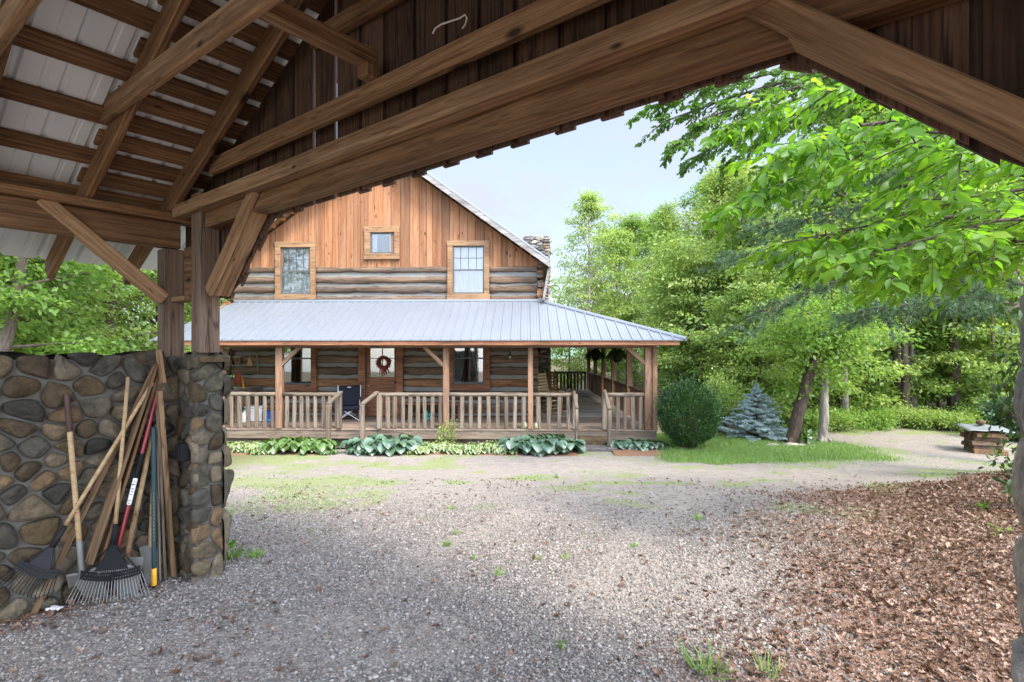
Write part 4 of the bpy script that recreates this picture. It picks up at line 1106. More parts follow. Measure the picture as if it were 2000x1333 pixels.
# wreath on the door
c = atY(748, 709, YF-.11); w = T('door_wreath', 'round red berry wreath with trailing ribbon hanging on the door glass', 'wreath', c)
m = MB(); rr = random.Random(1)
ring = [(c.x+.15*cos(a), c.y, c.z+.15*sin(a)) for a in [2*pi*i/22 for i in range(22)]]
m.tube(ring, [.04+rr.uniform(-.008,.008) for _ in ring], 7, closed=True)
for i in range(260):
    a = rr.uniform(0, 2*pi); q = rr.uniform(0, 2*pi); rad = .15+.045*cos(q); p = Vector((c.x+rad*cos(a), c.y+.045*sin(q)-.01, c.z+rad*sin(a)))
    d_ = Vector((rr.uniform(-1,1), rr.uniform(-1,.2), rr.uniform(-1,1))).normalized()*.035; m.rod(p, p+d_, .006, .006, rr.random())
part(m, 'twig_ring', 'wreath', w)
m = MB()
for k, (dx, ln) in enumerate(((-.07,.2),(-.02,.24),(.04,.22),(.09,.17),(.01,.15))): m.tube([(c.x+dx*.5,c.y-.045,c.z-.13),(c.x+dx,c.y-.06,c.z-.13-ln*.5),(c.x+dx*1.3+.02*(k%2),c.y-.05,c.z-.13-ln)], [.016,.02,.012], 4)
for sg in (-1,1): m.tube([(c.x,c.y-.05,c.z-.13),(c.x+sg*.07,c.y-.06,c.z-.08),(c.x+sg*.10,c.y-.06,c.z-.13),(c.x,c.y-.05,c.z-.14)], .014, 5)
part(m, 'ribbon', 'ribbon', w, True)
# folding camp chair
cc = Vector((X_at(681, 15.15), 15.15, DECK)); ch = T('camp_chair', 'dark blue folding camp chair with crossed metal legs beside the front door', 'chair', cc, .25)
Mr = Matrix.Translation(cc) @ Matrix.Rotation(.25, 4, 'Z')
def L_(x, y, z): return Mr @ Vector((x, y, z))
for (a, b) in (((-.29,-.26,.0),(.29,-.24,.40)),((.29,-.26,.0),(-.29,-.24,.40)),((-.29,.24,.0),(.29,.22,.40)),((.29,.24,.0),(-.29,.22,.40)),((-.29,-.26,.0),(-.29,.24,.40)),((-.29,.24,.0),(-.29,-.26,.40)),((.29,-.26,0),(.29,.24,.40)),((.29,.24,0),(.29,-.26,.40))):
    m = MB(); m.tube([L_(*a), L_(*b)], .011, 6); part(m, 'leg', 'alu', ch)
for x in (-.30,.30):
    m = MB(); m.tube([L_(x,.24,.02), L_(x,.27,.5), L_(x,.33,.92)], .011, 6); part(m, 'upright', 'alu', ch); m = MB(); m.tube([L_(x,-.26,.02), L_(x,-.27,.58)], .011, 6); part(m, 'upright', 'alu', ch)
    m = MB(); m.hexa([L_(x-.04,-.30,.575),L_(x+.04,-.30,.575),L_(x+.04,.26,.575),L_(x-.04,.26,.575)],[L_(x-.04,-.30,.59),L_(x+.04,-.30,.59),L_(x+.04,.26,.59),L_(x-.04,.26,.59)]); part(m, 'armrest', 'navy', ch)
def cloth(fn, nu, nv, name, mat, parent, th=.004):
    m = MB()
    for j in range(nv+1):
        for i in range(nu+1): m.v.append(tuple(fn(i/nu, j/nv)))
    for j in range(nv):
        for i in range(nu): q = j*(nu+1)+i; m.f.append((q,q+1,q+nu+2,q+nu+1)); m.t.append(.5); m.m.append(0)
    o = part(m, name, mat, parent, True); o.modifiers.new('thickness', 'SOLIDIFY').thickness = th; return o
cloth(lambda u, v: L_(-.30+.60*u, -.27+.5*v, .42-.05*sin(pi*u)-.03*v), 10, 8, 'seat', 'navy', ch)
cloth(lambda u, v: L_(-.31+.62*u, .23+.10*v+.05*sin(pi*u), .36+.56*v-.012*sin(pi*u)), 10, 8, 'backrest', 'navy', ch)
cloth(lambda u, v: L_(-.30+.60*u, -.275, .30+.12*v-.03*sin(pi*u)), 8, 2, 'front_flap', 'navy', ch)
m = MB(); A = L_(0,.26,.87); m.box((A.x-.05, A.y-.012, A.z-.012),(A.x+.05,A.y-.004,A.z+.012)); part(m, 'tag', 'white_label', ch)
m = MB(); c2 = L_(.38,-.05,.32)
for i in range(4): m.tube([c2+Vector((R.uniform(-.05,.05),R.uniform(-.04,.04),R.uniform(-.05,.02))), c2+Vector((R.uniform(-.07,.07),R.uniform(-.04,.04),R.uniform(.08,.22)))], .02, 6)
o = part(m, 'rolled_bundle', 'straw', None); tag(o, 'pale rolled bundle standing at the right arm of the blue camp chair', 'bundle')
# rocking chairs
def rocker(name, label, loc, rz, wm, slat, grp):
    loc = Vector(loc); t = T(name, label, 'chair', loc, rz, grp); Mr = Matrix.Translation(loc) @ Matrix.Rotation(rz, 4, 'Z')
    def q(x, y, z): return Mr @ Vector((x, y, z))
    for sx in (-1, 1):
        m = MB(); m.tube([q(sx*.24, -.42+.86*i/10, .02+.09*((i-5)/5)**2) for i in range(11)], .017, 6); part(m, 'rocker', wm, t, True)
        m = MB(); m.tube([q(sx*.25,-.22,.03), q(sx*.26,-.23,.66)], .02, 7); part(m, 'leg', wm, t, True)
        m = MB(); m.tube([q(sx*.23,.18,.03), q(sx*.23,.22,.45), q(sx*.22,.40,1.27)], [.02,.02,.016], 7); part(m, 'leg', wm, t, True)
        m = MB(); m.hexa([q(sx*.30,-.30,.655),q(sx*.21,-.30,.655),q(sx*.21,.24,.655),q(sx*.30,.24,.655)],[q(sx*.30,-.30,.68),q(sx*.21,-.30,.68),q(sx*.21,.24,.68),q(sx*.30,.24,.68)]); part(m, 'armrest', wm, t, False, .006)
    m = MB(); m.hexa([q(-.26,-.26,.40),q(.26,-.26,.40),q(.23,.24,.37),q(-.23,.24,.37)],[q(-.26,-.26,.43),q(.26,-.26,.43),q(.23,.24,.40),q(-.23,.24,.40)]); part(m, 'seat', slat, t, False, .008)
    m = MB()
    for k in range(8):
        z = .50+k*.09; y = .23+(z-.45)*.2; m.hexa([q(-.22,y-.008,z),q(.22,y-.008,z),q(.22,y+.01,z),q(-.22,y+.01,z)],[q(-.22,y+.002,z+.062),q(.22,y+.002,z+.062),q(.22,y+.02,z+.062),q(-.22,y+.02,z+.062)], R.random())
    part(m, 'backrest', slat, t)
    m = MB()
    for z in (.18,.28): m.tube([q(-.25,-.225,z),q(.25,-.225,z)], .011, 6); m.tube([q(-.25,-.22,z+.03),q(-.23,.19,z+.03)], .011, 6); m.tube([q(.25,-.22,z+.03),q(.23,.19,z+.03)], .011, 6)
    part(m, 'stretcher', wm, t, True)
rocker('rocking_chair', 'tan slatted wooden rocking chair close to the stone chimney', (X_at(1075,16.7), 16.7, DECK), radians(48), 'chair_slat', 'chair_slat', 'rocking chairs on the side porch')
rocker('rocking_chair', 'reddish brown wooden rocking chair behind the tan one', (X_at(1098,17.9), 17.9, DECK), radians(60), 'pine_trim_dark', 'pine_trim_dark', 'rocking chairs on the side porch')
# hanging ferns
def hanging(p, Y, X, seed, label):
    top = Vector((X, Y, ZB0+.02)); t = T('hanging_fern', label, 'hanging plant', top, 0, 'ferns in baskets hung from the side porch beam')
    zb = top.z-.52; m = MB(); m.lathe([(.06,0),(.12,.05),(.15,.15),(.155,.17),(.14,.17)], (X,Y,zb), 14); part(m, 'basket', 'black', t, True)
    m = MB()
    for k in range(3): a = k*2.1; m.tube([(X+.15*cos(a),Y+.15*sin(a),zb+.16),(X,Y,top.z)], .004, 4)
    part(m, 'hanger', 'iron', t)
    g = np.random.default_rng(seed); n = 800; a = g.uniform(0,2*pi,n); rad = g.uniform(.02,.33,n); 
    P = np.stack([X+rad*np.cos(a), Y+rad*np.sin(a), zb+.30-.9*rad**1.5*1.3+g.normal(0,.05,n)+.08], 1); A = np.stack([np.cos(a)*.7, np.sin(a)*.7, -.3-rad*2.2], 1)+g.normal(0,.3,(n,3))
    V, Fc, tn, _ = scatter(*T_DIA, P-WMp(t), A, g.normal(0,1,(n,3))+[0,0,1], g.uniform(.07,.15,n), g.random(n), g.uniform(.05,.09,n))
    link('fronds', npmesh('fronds', V, Fc, tn), t, WM[t.name].copy(), M['fern'])
def WMp(t): v = WM[t.name].translation; return np.array([v.x, v.y, v.z])
hanging(0, 21.0, X_at(1163,21.0), 3, 'dark fern in the hanging basket farther along the porch beam')
hanging(0, 17.9, X_at(1206,17.9), 4, 'dark fern in the hanging basket nearer to the corner post')
# small things at the left end of the porch
def bp(p, Y): return Vector((X_at(p, Y), Y, DECK))
c = atY(488, 706, YF-.13); t = T('hand_broom', 'small straw whisk broom hanging on the log wall at the left', 'broom', c)
m = MB(); m.hexa([(c.x-.09,c.y-.02,c.z-.13),(c.x+.085,c.y-.02,c.z-.13),(c.x+.085,c.y+.02,c.z-.13),(c.x-.09,c.y+.02,c.z-.13)],[(c.x-.03,c.y-.02,c.z+.08),(c.x+.03,c.y-.02,c.z+.08),(c.x+.03,c.y+.02,c.z+.08),(c.x-.03,c.y+.02,c.z+.08)]); part(m, 'bristles', 'straw', t, False, .008)
m = MB(); m.tube([(c.x,c.y,c.z+.07),(c.x,c.y,c.z+.2)], [.022,.014], 8); part(m, 'handle', 'handle_tan', t, True)
c = atY(502.5, 708, YF-.13); t = T('crosscut_saw', 'thin dark old saw hanging upright on the log wall right of the whisk broom', 'saw', c)
m = MB(); m.hexa([(c.x-.012,c.y-.004,c.z-.26),(c.x+.03,c.y-.004,c.z-.26),(c.x+.03,c.y+.004,c.z-.26),(c.x-.012,c.y+.004,c.z-.26)],[(c.x-.03,c.y-.004,c.z+.26),(c.x+.012,c.y-.004,c.z+.26),(c.x+.012,c.y+.004,c.z+.26),(c.x-.03,c.y+.004,c.z+.26)]); part(m, 'blade', 'steel', t)
m = MB(); m.tube([(c.x+.01,c.y,c.z-.25),(c.x+.01,c.y,c.z-.34)], .018, 8); m.tube([(c.x-.01,c.y,c.z+.25),(c.x-.01,c.y,c.z+.31)], .014, 8); part(m, 'handle', 'plank', t, True)
c = atY(466, 704, YF-.22); t = T('bird_box', 'small wooden bird box fixed to the log ends at the left corner', 'bird box', c)
m = MB(); m.box((c.x-.07,c.y-.05,c.z-.12),(c.x+.07,c.y+.08,c.z+.08)); part(m, 'box_body', 'plank', t, False, .004)
m = MB(); m.hexa([(c.x-.10,c.y-.09,c.z+.082),(c.x+.10,c.y-.09,c.z+.082),(c.x+.10,c.y+.09,c.z+.11),(c.x-.10,c.y+.09,c.z+.11)],[(c.x-.10,c.y-.09,c.z+.10),(c.x+.10,c.y-.09,c.z+.10),(c.x+.10,c.y+.09,c.z+.13),(c.x-.10,c.y+.09,c.z+.13)]); part(m, 'box_roof', 'fascia_gray', t)
m = MB(); m.tube([(c.x,c.y-.055,c.z),(c.x,c.y-.051,c.z)], .025, 10); part(m, 'entrance_hole', 'black', t)
a = bp(468, 15.2); b = atY(465, 722, 15.5); t = T('garden_shovel', 'shovel standing blade up against the log wall at the left end of the porch', 'shovel', a, 0, 'tools on the porch')
m = MB(); m.tube([a, along(a, b, .72)], .018, 8); part(m, 'handle', 'rail_wood', t, True)
m = MB(); p0 = along(a, b, .70)
m.add([p0+Vector(v) for v in ((-.10,-.03,0),(.10,-.03,0),(.115,-.04,.16),(.07,-.03,.30),(0,-.02,.36),(-.07,-.03,.30),(-.115,-.04,.16),(0,-.075,.15))], [(0,1,7),(1,2,7),(2,3,7),(3,4,7),(4,5,7),(5,6,7),(6,0,7)])
o = part(m, 'blade', 'wreath', t, True); o.modifiers.new('thickness', 'SOLIDIFY').thickness = .005
a = bp(484, 15.1); b = atY(473, 736, 15.6); t = T('sledge_handle_tool', 'tool with bright yellow handle leaning by the porch shovel', 'garden tool', a, 0, 'tools on the porch')
m = MB(); m.tube([along(a,b,.35), b], .024, 8); part(m, 'handle', 'yellow', t, True); m = MB(); m.tube([a, along(a,b,.35)], .015, 8); m.box((a.x-.06,a.y-.03,a.z),(a.x+.08,a.y+.03,a.z+.05)); part(m, 'shaft', 'black', t, True)
# cooler, white bin, blue box
a = bp(501, 14.9); t = T('white_cooler', 'white plastic cooler chest on the porch behind the left railing', 'cooler', a)
m = MB(); m.box((a.x-.24,a.y-.17,a.z),(a.x+.22,a.y+.17,a.z+.34)); part(m, 'chest', 'white', t, False, .02)
m = MB(); m.box((a.x-.25,a.y-.18,a.z+.343),(a.x+.23,a.y+.18,a.z+.40)); part(m, 'lid', 'white', t, False, .018)
m = MB(); m.box((a.x-.20,a.y-.185,a.z+.02),(a.x-.14,a.y-.172,a.z+.22)); part(m, 'mark', 'black', t)
a = bp(529, 14.7); t = T('blue_box', 'bright blue box beside the white cooler on the porch', 'box', a)
m = MB(); m.box((a.x-.16,a.y-.12,a.z),(a.x+.16,a.y+.12,a.z+.30)); part(m, 'carton', 'blue', t, False, .012)
m = MB(); m.box((a.x+.04,a.y-.125,a.z+.10),(a.x+.15,a.y-.121,a.z+.27)); part(m, 'printed_panel', flat('red_panel', (.4,.07,.10), .5), t)
m = MB(); m.box((a.x-.03,a.y-.125,a.z+.03),(a.x+.15,a.y-.121,a.z+.09)); part(m, 'printed_panel', flat('cyan_panel', (.03,.28,.45), .5), t)
a = bp(478, 14.6); t = T('white_jug', 'white plastic jug on the porch under the yellow handled tool', 'jug', a)
m = MB(); m.lathe([(.09,0),(.10,.02),(.10,.18),(.08,.24),(.035,.28),(.035,.31)], a, 14); part(m, 'bottle', 'white', t, True); m = MB(); m.lathe([(.04,.312),(.04,.34)], a, 12); part(m, 'cap', 'teal', t)
m = MB(); a = bp(455, 15.0); m.box((a.x-.5,a.y+.3,a.z+.32),(a.x+.9,a.y+.55,a.z+.36)); 
for dx in (-.4,.8): m.box((a.x+dx-.03,a.y+.32,a.z),(a.x+dx+.03,a.y+.53,a.z+.319))
tag(part(m, 'low_bench', 'soffit', None, False, .004), 'low orange wooden bench along the log wall behind the cooler', 'bench')
a = bp(845, 14.95); t = T('teal_jug', 'small teal jug on the porch floor behind the middle railing', 'jug', bp(831, 14.95)); a = bp(831, 14.95)
m = MB(); m.lathe([(.07,0),(.08,.02),(.08,.2),(.05,.26),(.05,.29)], a, 14); part(m, 'bottle', 'teal', t, True)
m = MB(); m.tube([(a.x+.07,a.y,a.z+.06),(a.x+.13,a.y,a.z+.10),(a.x+.13,a.y,a.z+.17),(a.x+.07,a.y,a.z+.20)], .012, 6); part(m, 'handle', 'teal', t, True)
a = bp(845, 15.3); t = T('porch_bench', 'brown wooden bench under the right front window behind the railing', 'bench', a)
for sx in (-.75,.75): m = MB(); m.box((a.x+sx-.04,a.y-.2,a.z),(a.x+sx+.04,a.y+.2,a.z+.42)); part(m, 'leg', 'timber', t, False, .005)
m = MB(); [m.box((a.x-.85,a.y-.23+k*.155,a.z+.421),(a.x+.85,a.y-.09+k*.155,a.z+.46), R.random()) for k in range(3)]; part(m, 'seat', 'pine_trim_dark', t, False, .005)
# lantern shelf on the chimney, wall lamp
c = atY(1052, 685, 19.25); t = T('chimney_lantern', 'dark lantern standing on the small orange shelf of the stone chimney', 'lantern', c)
m = MB(); m.box((c.x-.05,c.y-.05,c.z-.10),(c.x+.05,c.y+.05,c.z+.10)); m.lathe([(.07,.10),(.05,.14),(.015,.18)], c, 8); part(m, 'lantern_body', 'black', t, False)
c2 = atY(1053, 694, 19.25); m = MB(); m.box((c2.x-.14,c2.y-.10,c2.z-.03),(c2.x+.14,c2.y+.12,c2.z+.02)); tag(part(m, 'wall_shelf', 'terracotta', None, False, .005), 'small orange wooden shelf on the stone chimney under the lantern', 'shelf')
c = atY(996, 694, YF-.16); t = T('wall_lamp', 'small dark wall lamp with a glass bulb on the logs right of the window', 'wall lamp', c)
m = MB(); m.tube([c+Vector((0,.06,.06)), c+Vector((0,-.04,.09)), c+Vector((0,-.08,.03))], .012, 6); m.lathe([(.02,.03),(.06,-.01),(.065,-.02)], c+Vector((0,-.08,0)), 10); part(m, 'bracket', 'iron', t, True)
m = MB(); m.lathe([(.01,-.09),(.03,-.07),(.03,-.04),(.015,-.02)], c+Vector((0,-.08,0)), 10); part(m, 'bulb', 'white', t, True)
# black shepherd hooks beyond the left end of the porch
for i, (p, q0) in enumerate(((447, 713), (454, 712), (460, 714))):
    Y = 16.6+.25*i; b0 = atY(p, q0, Y); gx = gz(b0); m = MB(); w_ = .10
    m.tube([(b0.x-w_,Y,gx-.1),(b0.x-w_,Y,b0.z-.16),(b0.x-w_*.7,Y,b0.z-.05),(b0.x,Y,b0.z),(b0.x+w_*.7,Y,b0.z-.05),(b0.x+w_,Y,b0.z-.18),(b0.x+w_,Y,b0.z-.55)], .012, 6)
    tag(m.build('shepherd_hook', M['iron'], None, True), ('leftmost','middle','rightmost')[i]+' of the three black iron hooks beyond the left end of the porch', 'garden hook', 'black iron hooks beyond the porch')
# ------------------------------------------------------------------ ground
def grid_axis(knots):
    out = []
    for a, b, st in knots: out += list(np.arange(a, b, st))
    return np.array(out)
gx_ = grid_axis([(-90,-30,6),(-30,-10,1.2),(-10,-5,.4),(-5,9,.14),(9,16,.4),(16,34,1.0),(34,96,6)])
gy_ = grid_axis([(-14,0,1.0),(0,2,.3),(2,10,.13),(10,17,.2),(17,40,.9),(40,120,5)])
GX, GY = np.meshgrid(gx_, gy_)
xs, ys_ = GX.ravel(), GY.ravel()
GH = gh(xs, ys_)
V = np.stack([RT.x*xs+FW.x*ys_, RT.y*xs+FW.y*ys_, GH], 1)
nx_, ny_ = len(gx_), len(gy_)
ii = (np.arange(ny_-1)[:,None]*nx_+np.arange(nx_-1)[None]).ravel()
Fc = np.stack([ii, ii+1, ii+nx_+1, ii+nx_], 1)
def leaf_mask(x, y):
    n = fbm(x*.8, y*.8, 21, 4)-.5
    e = x-(.95+.62*(y-2.97))+n*1.6
    e2 = sstep(-1.2, 1.8, e)*(1-sstep(6.9, 8.0, y-.15*x+n*1.5))
    left = sstep(.55,.0, np.abs((x+3.0)-(y-3.9)*.8))*sstep(4.3,3.7,y)*sstep(-2.0,-2.25,x) # litter swept along the stone wall
    return np.clip(e2+left*.6, 0, 1)
def lawn_mask(x, y):
    n = (fbm(x*1.2, y*1.2, 31, 3)-.5)*1.0
    a = sstep(3.0, 3.5, x+n*.5)*(1-sstep(7.2+(y-12)*.1, 8.4, x+n))
    b = sstep(11.2, 11.8, y+n)*(1-sstep(14.6, 15.4, y))
    return a*b
def grass_mask(x, y):
    n = fbm(x*.7, y*.7, 41, 4)
    a = .9*sstep(8.2, 10.8, y)*(1-sstep(13.2, 14.0, y))*sstep(.42,.62,n)*(1-sstep(0,3,x)*.5)
    b = .8*sstep(-.2,-2.4, x)*sstep(5.2, 6.5, y)*sstep(.38,.6,n)
    c = .85*sstep(4.5,7.0,y)*sstep(.56,.68,fbm(x*1.5, y*1.5, 43, 3))
    d = .55*sstep(9.2,9.9,y)*(1-sstep(10.2,11.0,y))*sstep(6.5,8,x)*(n*1.4)
    e = .38*sstep(14.0,14.8,y)*sstep(2.5,4,x)*(.5+.5*n)
    e = np.maximum(e, .95*sstep(14.7,15.3,y)*sstep(4,5,x)*sstep(.36,.52,fbm(x*1.3,y*1.3,44)))
    f = .7*sstep(10.8,11.6,y)*sstep(2.0,3.5,x)*(1-sstep(7.0,8.6,x))
    return np.clip(np.maximum.reduce([a,b,c,d,e,f, lawn_mask(x,y)*1.1]), 0, 1.1)
def track_mask(x, y):
    c = -.9+.42*(y-2.5)+.022*(y-2.5)**2; w = (fbm(x*1.5,y*.8,95)-.5)*.5
    return np.maximum(sstep(.42,.10,np.abs(x-c-.78+w)), sstep(.42,.10,np.abs(x-c+.78+w)))*sstep(3.2,4.6,y)*(1-sstep(9,12,y))
def woods_mask(x, y):
    return np.clip(sstep(15.2, 16.4, y-.05*x+(fbm(x*.6,y*.6,51)-.5)*1.2)*sstep(3,5,x)+sstep(-4.6,-6.5,x)+sstep(-20,-26,-y)*0+sstep(20,26,y)+sstep(12.5,14.5,x), 0, 1)
me = npmesh('ground', V, Fc, None, True)
for nm, arr in (('leaf', leaf_mask(xs,ys_)), ('grass', grass_mask(xs,ys_)), ('woods', woods_mask(xs,ys_)),
                ('fines', np.clip(+.30+.7*sstep(4.2,8.0,ys_+(fbm(xs*.5,ys_*.5,61)-.5)*3)+.5*sstep(.62,.72,fbm(xs*.7,ys_*.9,62))+.55*track_mask(xs,ys_), 0, 1))):
    a = me.attributes.new(nm, 'FLOAT', 'POINT'); a.data.foreach_set('value', arr.astype(np.float32))
g = link('ground', me, None, None, M['ground']); tag(g, None, None, None, 'structure')

# distant hill seen under the porch roof
hx = np.linspace(-260, 260, 60); hy = np.linspace(150, 320, 14); HX, HYY = np.meshgrid(hx, hy); hx, hy = HX.ravel(), HYY.ravel()
hz = -12+24*sstep(150, 290, hy)*(.55+.45*fbm(hx*.012, hy*.012, 3))+2*(fbm(hx*.08, hy*.08, 7)-.5)
V = np.stack([hx, hy, hz], 1); ii = (np.arange(13)[:,None]*60+np.arange(59)[None]).ravel(); Fc = np.stack([ii, ii+1, ii+61, ii+60], 1)
tag(link('hills', npmesh('hills', V, Fc, None, True), None, None, flat('hill_woods', (.10,.16,.10), .95, var=.4, scale=.25)), None, None, None, 'structure')

# ---- loose stones lying over the near gravel
def ico():
    t = (1+5**.5)/2; v = np.array([(-1,t,0),(1,t,0),(-1,-t,0),(1,-t,0),(0,-1,t),(0,1,t),(0,-1,-t),(0,1,-t),(t,0,-1),(t,0,1),(-t,0,-1),(-t,0,1)], float); v /= np.linalg.norm(v[0])
    f = np.array([(0,11,5),(0,5,1),(0,1,7),(0,7,10),(0,10,11),(1,5,9),(5,11,4),(11,10,2),(10,7,6),(7,1,8),(3,9,4),(3,4,2),(3,2,6),(3,6,8),(3,8,9),(4,9,5),(2,4,11),(6,2,10),(8,6,7),(9,8,1)]); return v, f
def in_view(x, y): return (np.abs(x) < .96*y+.25)
def wallside(x, y):   # inside the left wall / pillars: keep stones off the masonry
    p = np.stack([RT.x*x+FW.x*y-K.x, RT.y*x+FW.y*y-K.y], 1); s = p@np.array([S.x,S.y]); a = p@np.array([D.x,D.y])
    return ~((s < -.30) & (a < .3) & (s > -.7)) & ~((s > -.4) & (s < .02) & (a > -.02) & (a < .3)) & ~((s > S_R+.0) & (a > -.02) & (a < .3))
N0 = 250000
yy = 2.2+(rng.random(N0)**.75)*6.2; xx = (rng.random(N0)*2-1)*(.96*yy+.3)
dens = (1-leaf_mask(xx,yy)*.72)*(1-sstep(4.2, 8.0, yy)*.9)*(1-.25*sstep(.5,.62,fbm(xx*.45+yy*.2,yy*.45,66)))*(1-.3*sstep(.60,.74,fbm(xx*.7,yy*.9,62)))
dens = dens*(1-.55*track_mask(xx,yy)); k = (rng.random(N0) < dens) & wallside(xx,yy); xx, yy = xx[k], yy[k]; n = len(xx)
tv, tf = ico()
sz = rng.uniform(.0042, .0108, n)*np.where(rng.random(n) < .10, 1.45, 1); 
P = np.stack([RT.x*xx+FW.x*yy, RT.y*xx+FW.y*yy, gh(xx,yy)+sz*.28], 1)
A = np.stack([rng.normal(0,1,n), rng.normal(0,1,n), rng.normal(0,.3,n)], 1); Nn = np.stack([rng.normal(0,.3,n), rng.normal(0,.3,n), np.ones(n)], 1)
A = unit(A); B = unit(np.cross(Nn, A)); C = np.cross(A, B)
jit = 1+rng.normal(0,.13,(n,12,1)); tvv = tv[None]*jit
V = P[:,None,:]+tvv[:,:,0,None]*A[:,None,:]*(sz*rng.uniform(1.0,1.5,n))[:,None,None]+tvv[:,:,1,None]*B[:,None,:]*(sz*rng.uniform(.7,1.0,n))[:,None,None]+tvv[:,:,2,None]*C[:,None,:]*(sz*rng.uniform(.4,.7,n))[:,None,None]
Fc = (tf[None]+(np.arange(n)*12)[:,None,None]).reshape(-1,3)
o = link('gravel', npmesh('gravel', V.reshape(-1,3), Fc, np.repeat(rng.random(n), 20), False), None, None, M['pebble']); tag(o, 'loose grey driveway gravel', 'gravel', None, 'stuff')
# ---- dead leaves
N0 = 140000
yy = 2.3+(rng.random(N0)**.8)*7; xx = (rng.random(N0)*2-1)*(.96*yy+.4)
lm_ = leaf_mask(xx,yy); k = (rng.random(N0) < (lm_**1.5)*.95+.014+.05*sstep(.6,.72,fbm(xx*1.1,yy*1.1,72))) & wallside(xx,yy); xx, yy, lm_ = xx[k], yy[k], lm_[k]; n = len(xx)
P = np.stack([RT.x*xx+FW.x*yy, RT.y*xx+FW.y*yy, gh(xx,yy)+.008+rng.random(n)*.035*lm_], 1)
A = np.stack([rng.normal(0,1,n), rng.normal(0,1,n), rng.normal(0,.35,n)], 1); Nn = np.stack([rng.normal(0,.42,n), rng.normal(0,.42,n), np.ones(n)], 1)
sz = .016+.055*rng.random(n)**1.6; tv, tf = T_OAK
V, Fc, tn, _ = scatter(tv*np.array([1,1,1.6]), tf, P, A, Nn, sz, np.clip(rng.random(n)*.8+.9*(fbm(xx*.9,yy*.9,77)-.42),0,1), sz*rng.uniform(.7,1.25,n))
o = link('fallen_leaves', npmesh('fallen_leaves', V, Fc, tn, False), None, None, M['leaf_dead']); tag(o, 'brown dead oak leaves strewn over the ground', 'leaves', None, 'stuff')
# ---- grass
def blades(xx, yy, h, name, label, lean=.45, w=.010):
    n = len(xx); P = np.stack([RT.x*xx+FW.x*yy, RT.y*xx+FW.y*yy, gh(xx,yy)-.01], 1)
    A = np.stack([rng.normal(0,lean,n), rng.normal(0,lean,n), np.ones(n)], 1); Nn = rng.normal(0,1,(n,3))
    tv = np.array([(0,-.5,0),(0,.5,0),(.55,.35,.05),(.55,-.35,.05),(1,0,.22)], float); tf = np.array([(0,1,2),(0,2,3),(3,2,4)])
    V, Fc, tn, _ = scatter(tv, tf, P, A, Nn, h, rng.random(n), np.full(n, w))
    o = link(name, npmesh(name, V, Fc, tn), None, None, M['grass']); return tag(o, label, 'grass', None, 'stuff')
N0 = 140000; xx = rng.uniform(2.6, 9, N0); yy = rng.uniform(10.8, 15.6, N0); k = rng.random(N0) < lawn_mask(xx,yy); blades(xx[k], yy[k], rng.uniform(.05,.12,k.sum()), 'lawn_grass', 'bright green lawn grass round the blue spruce')
N0 = 170000; yy = rng.uniform(4.6, 17, N0); xx = (rng.random(N0)*2-1)*(.96*yy); gmk = grass_mask(xx,yy)*(1-lawn_mask(xx,yy)); cl = sstep(.5,.66,fbm(xx*2.2,yy*2.2,91,3)); k = (rng.random(N0) < gmk*cl*.55) & wallside(xx,yy)
blades(xx[k], yy[k], rng.uniform(.025,.075,k.sum()), 'thin_grass', 'thin patchy grass growing through the gravel', .6, .008)
# tufts that stand out one by one
def tuft(p, q, n, h, label, broad=False, name='weed_tuft'):
    dep = 3.0
    for _ in range(30): dep = (EYE-float(gh((p-1000)/F*dep, dep)))*F/(q-HY)
    x, y = (p-1000)/F*dep, dep; c = ground_pt(x, y); gg = np.random.default_rng(int(p*7+q)); r = h*.55
    P = np.stack([gg.normal(0,r*.35,n), gg.normal(0,r*.35,n), np.full(n,-.005)], 1); A = np.stack([P[:,0]/r*1.1+gg.normal(0,.3,n), P[:,1]/r*1.1+gg.normal(0,.3,n), np.full(n,1.0)], 1)
    if broad: P[:,2] = gg.uniform(.01,h*.7,n); A[:,2] = gg.normal(.25,.3,n); V, Fc, tn, _ = scatter(*T_OVAL, P, A, gg.normal(0,.3,(n,3))+[0,0,1], gg.uniform(.35,.7,n)*h, gg.random(n))
    else:
        tv = np.array([(0,-.5,0),(0,.5,0),(.5,.4,.06),(.5,-.4,.06),(1,0,.30)], float); tf = np.array([(0,1,2),(0,2,3),(3,2,4)])
        V, Fc, tn, _ = scatter(tv, tf, P, A, gg.normal(0,1,(n,3)), gg.uniform(.5,1.1,n)*h, gg.random(n), np.full(n,.009))
    o = link(name, npmesh(name, V, Fc, tn), None, Matrix.Translation(c), M['grass'] if not broad else M['leaf_near']); tag(o, label, 'weed', 'weeds growing in the gravel and leaves')
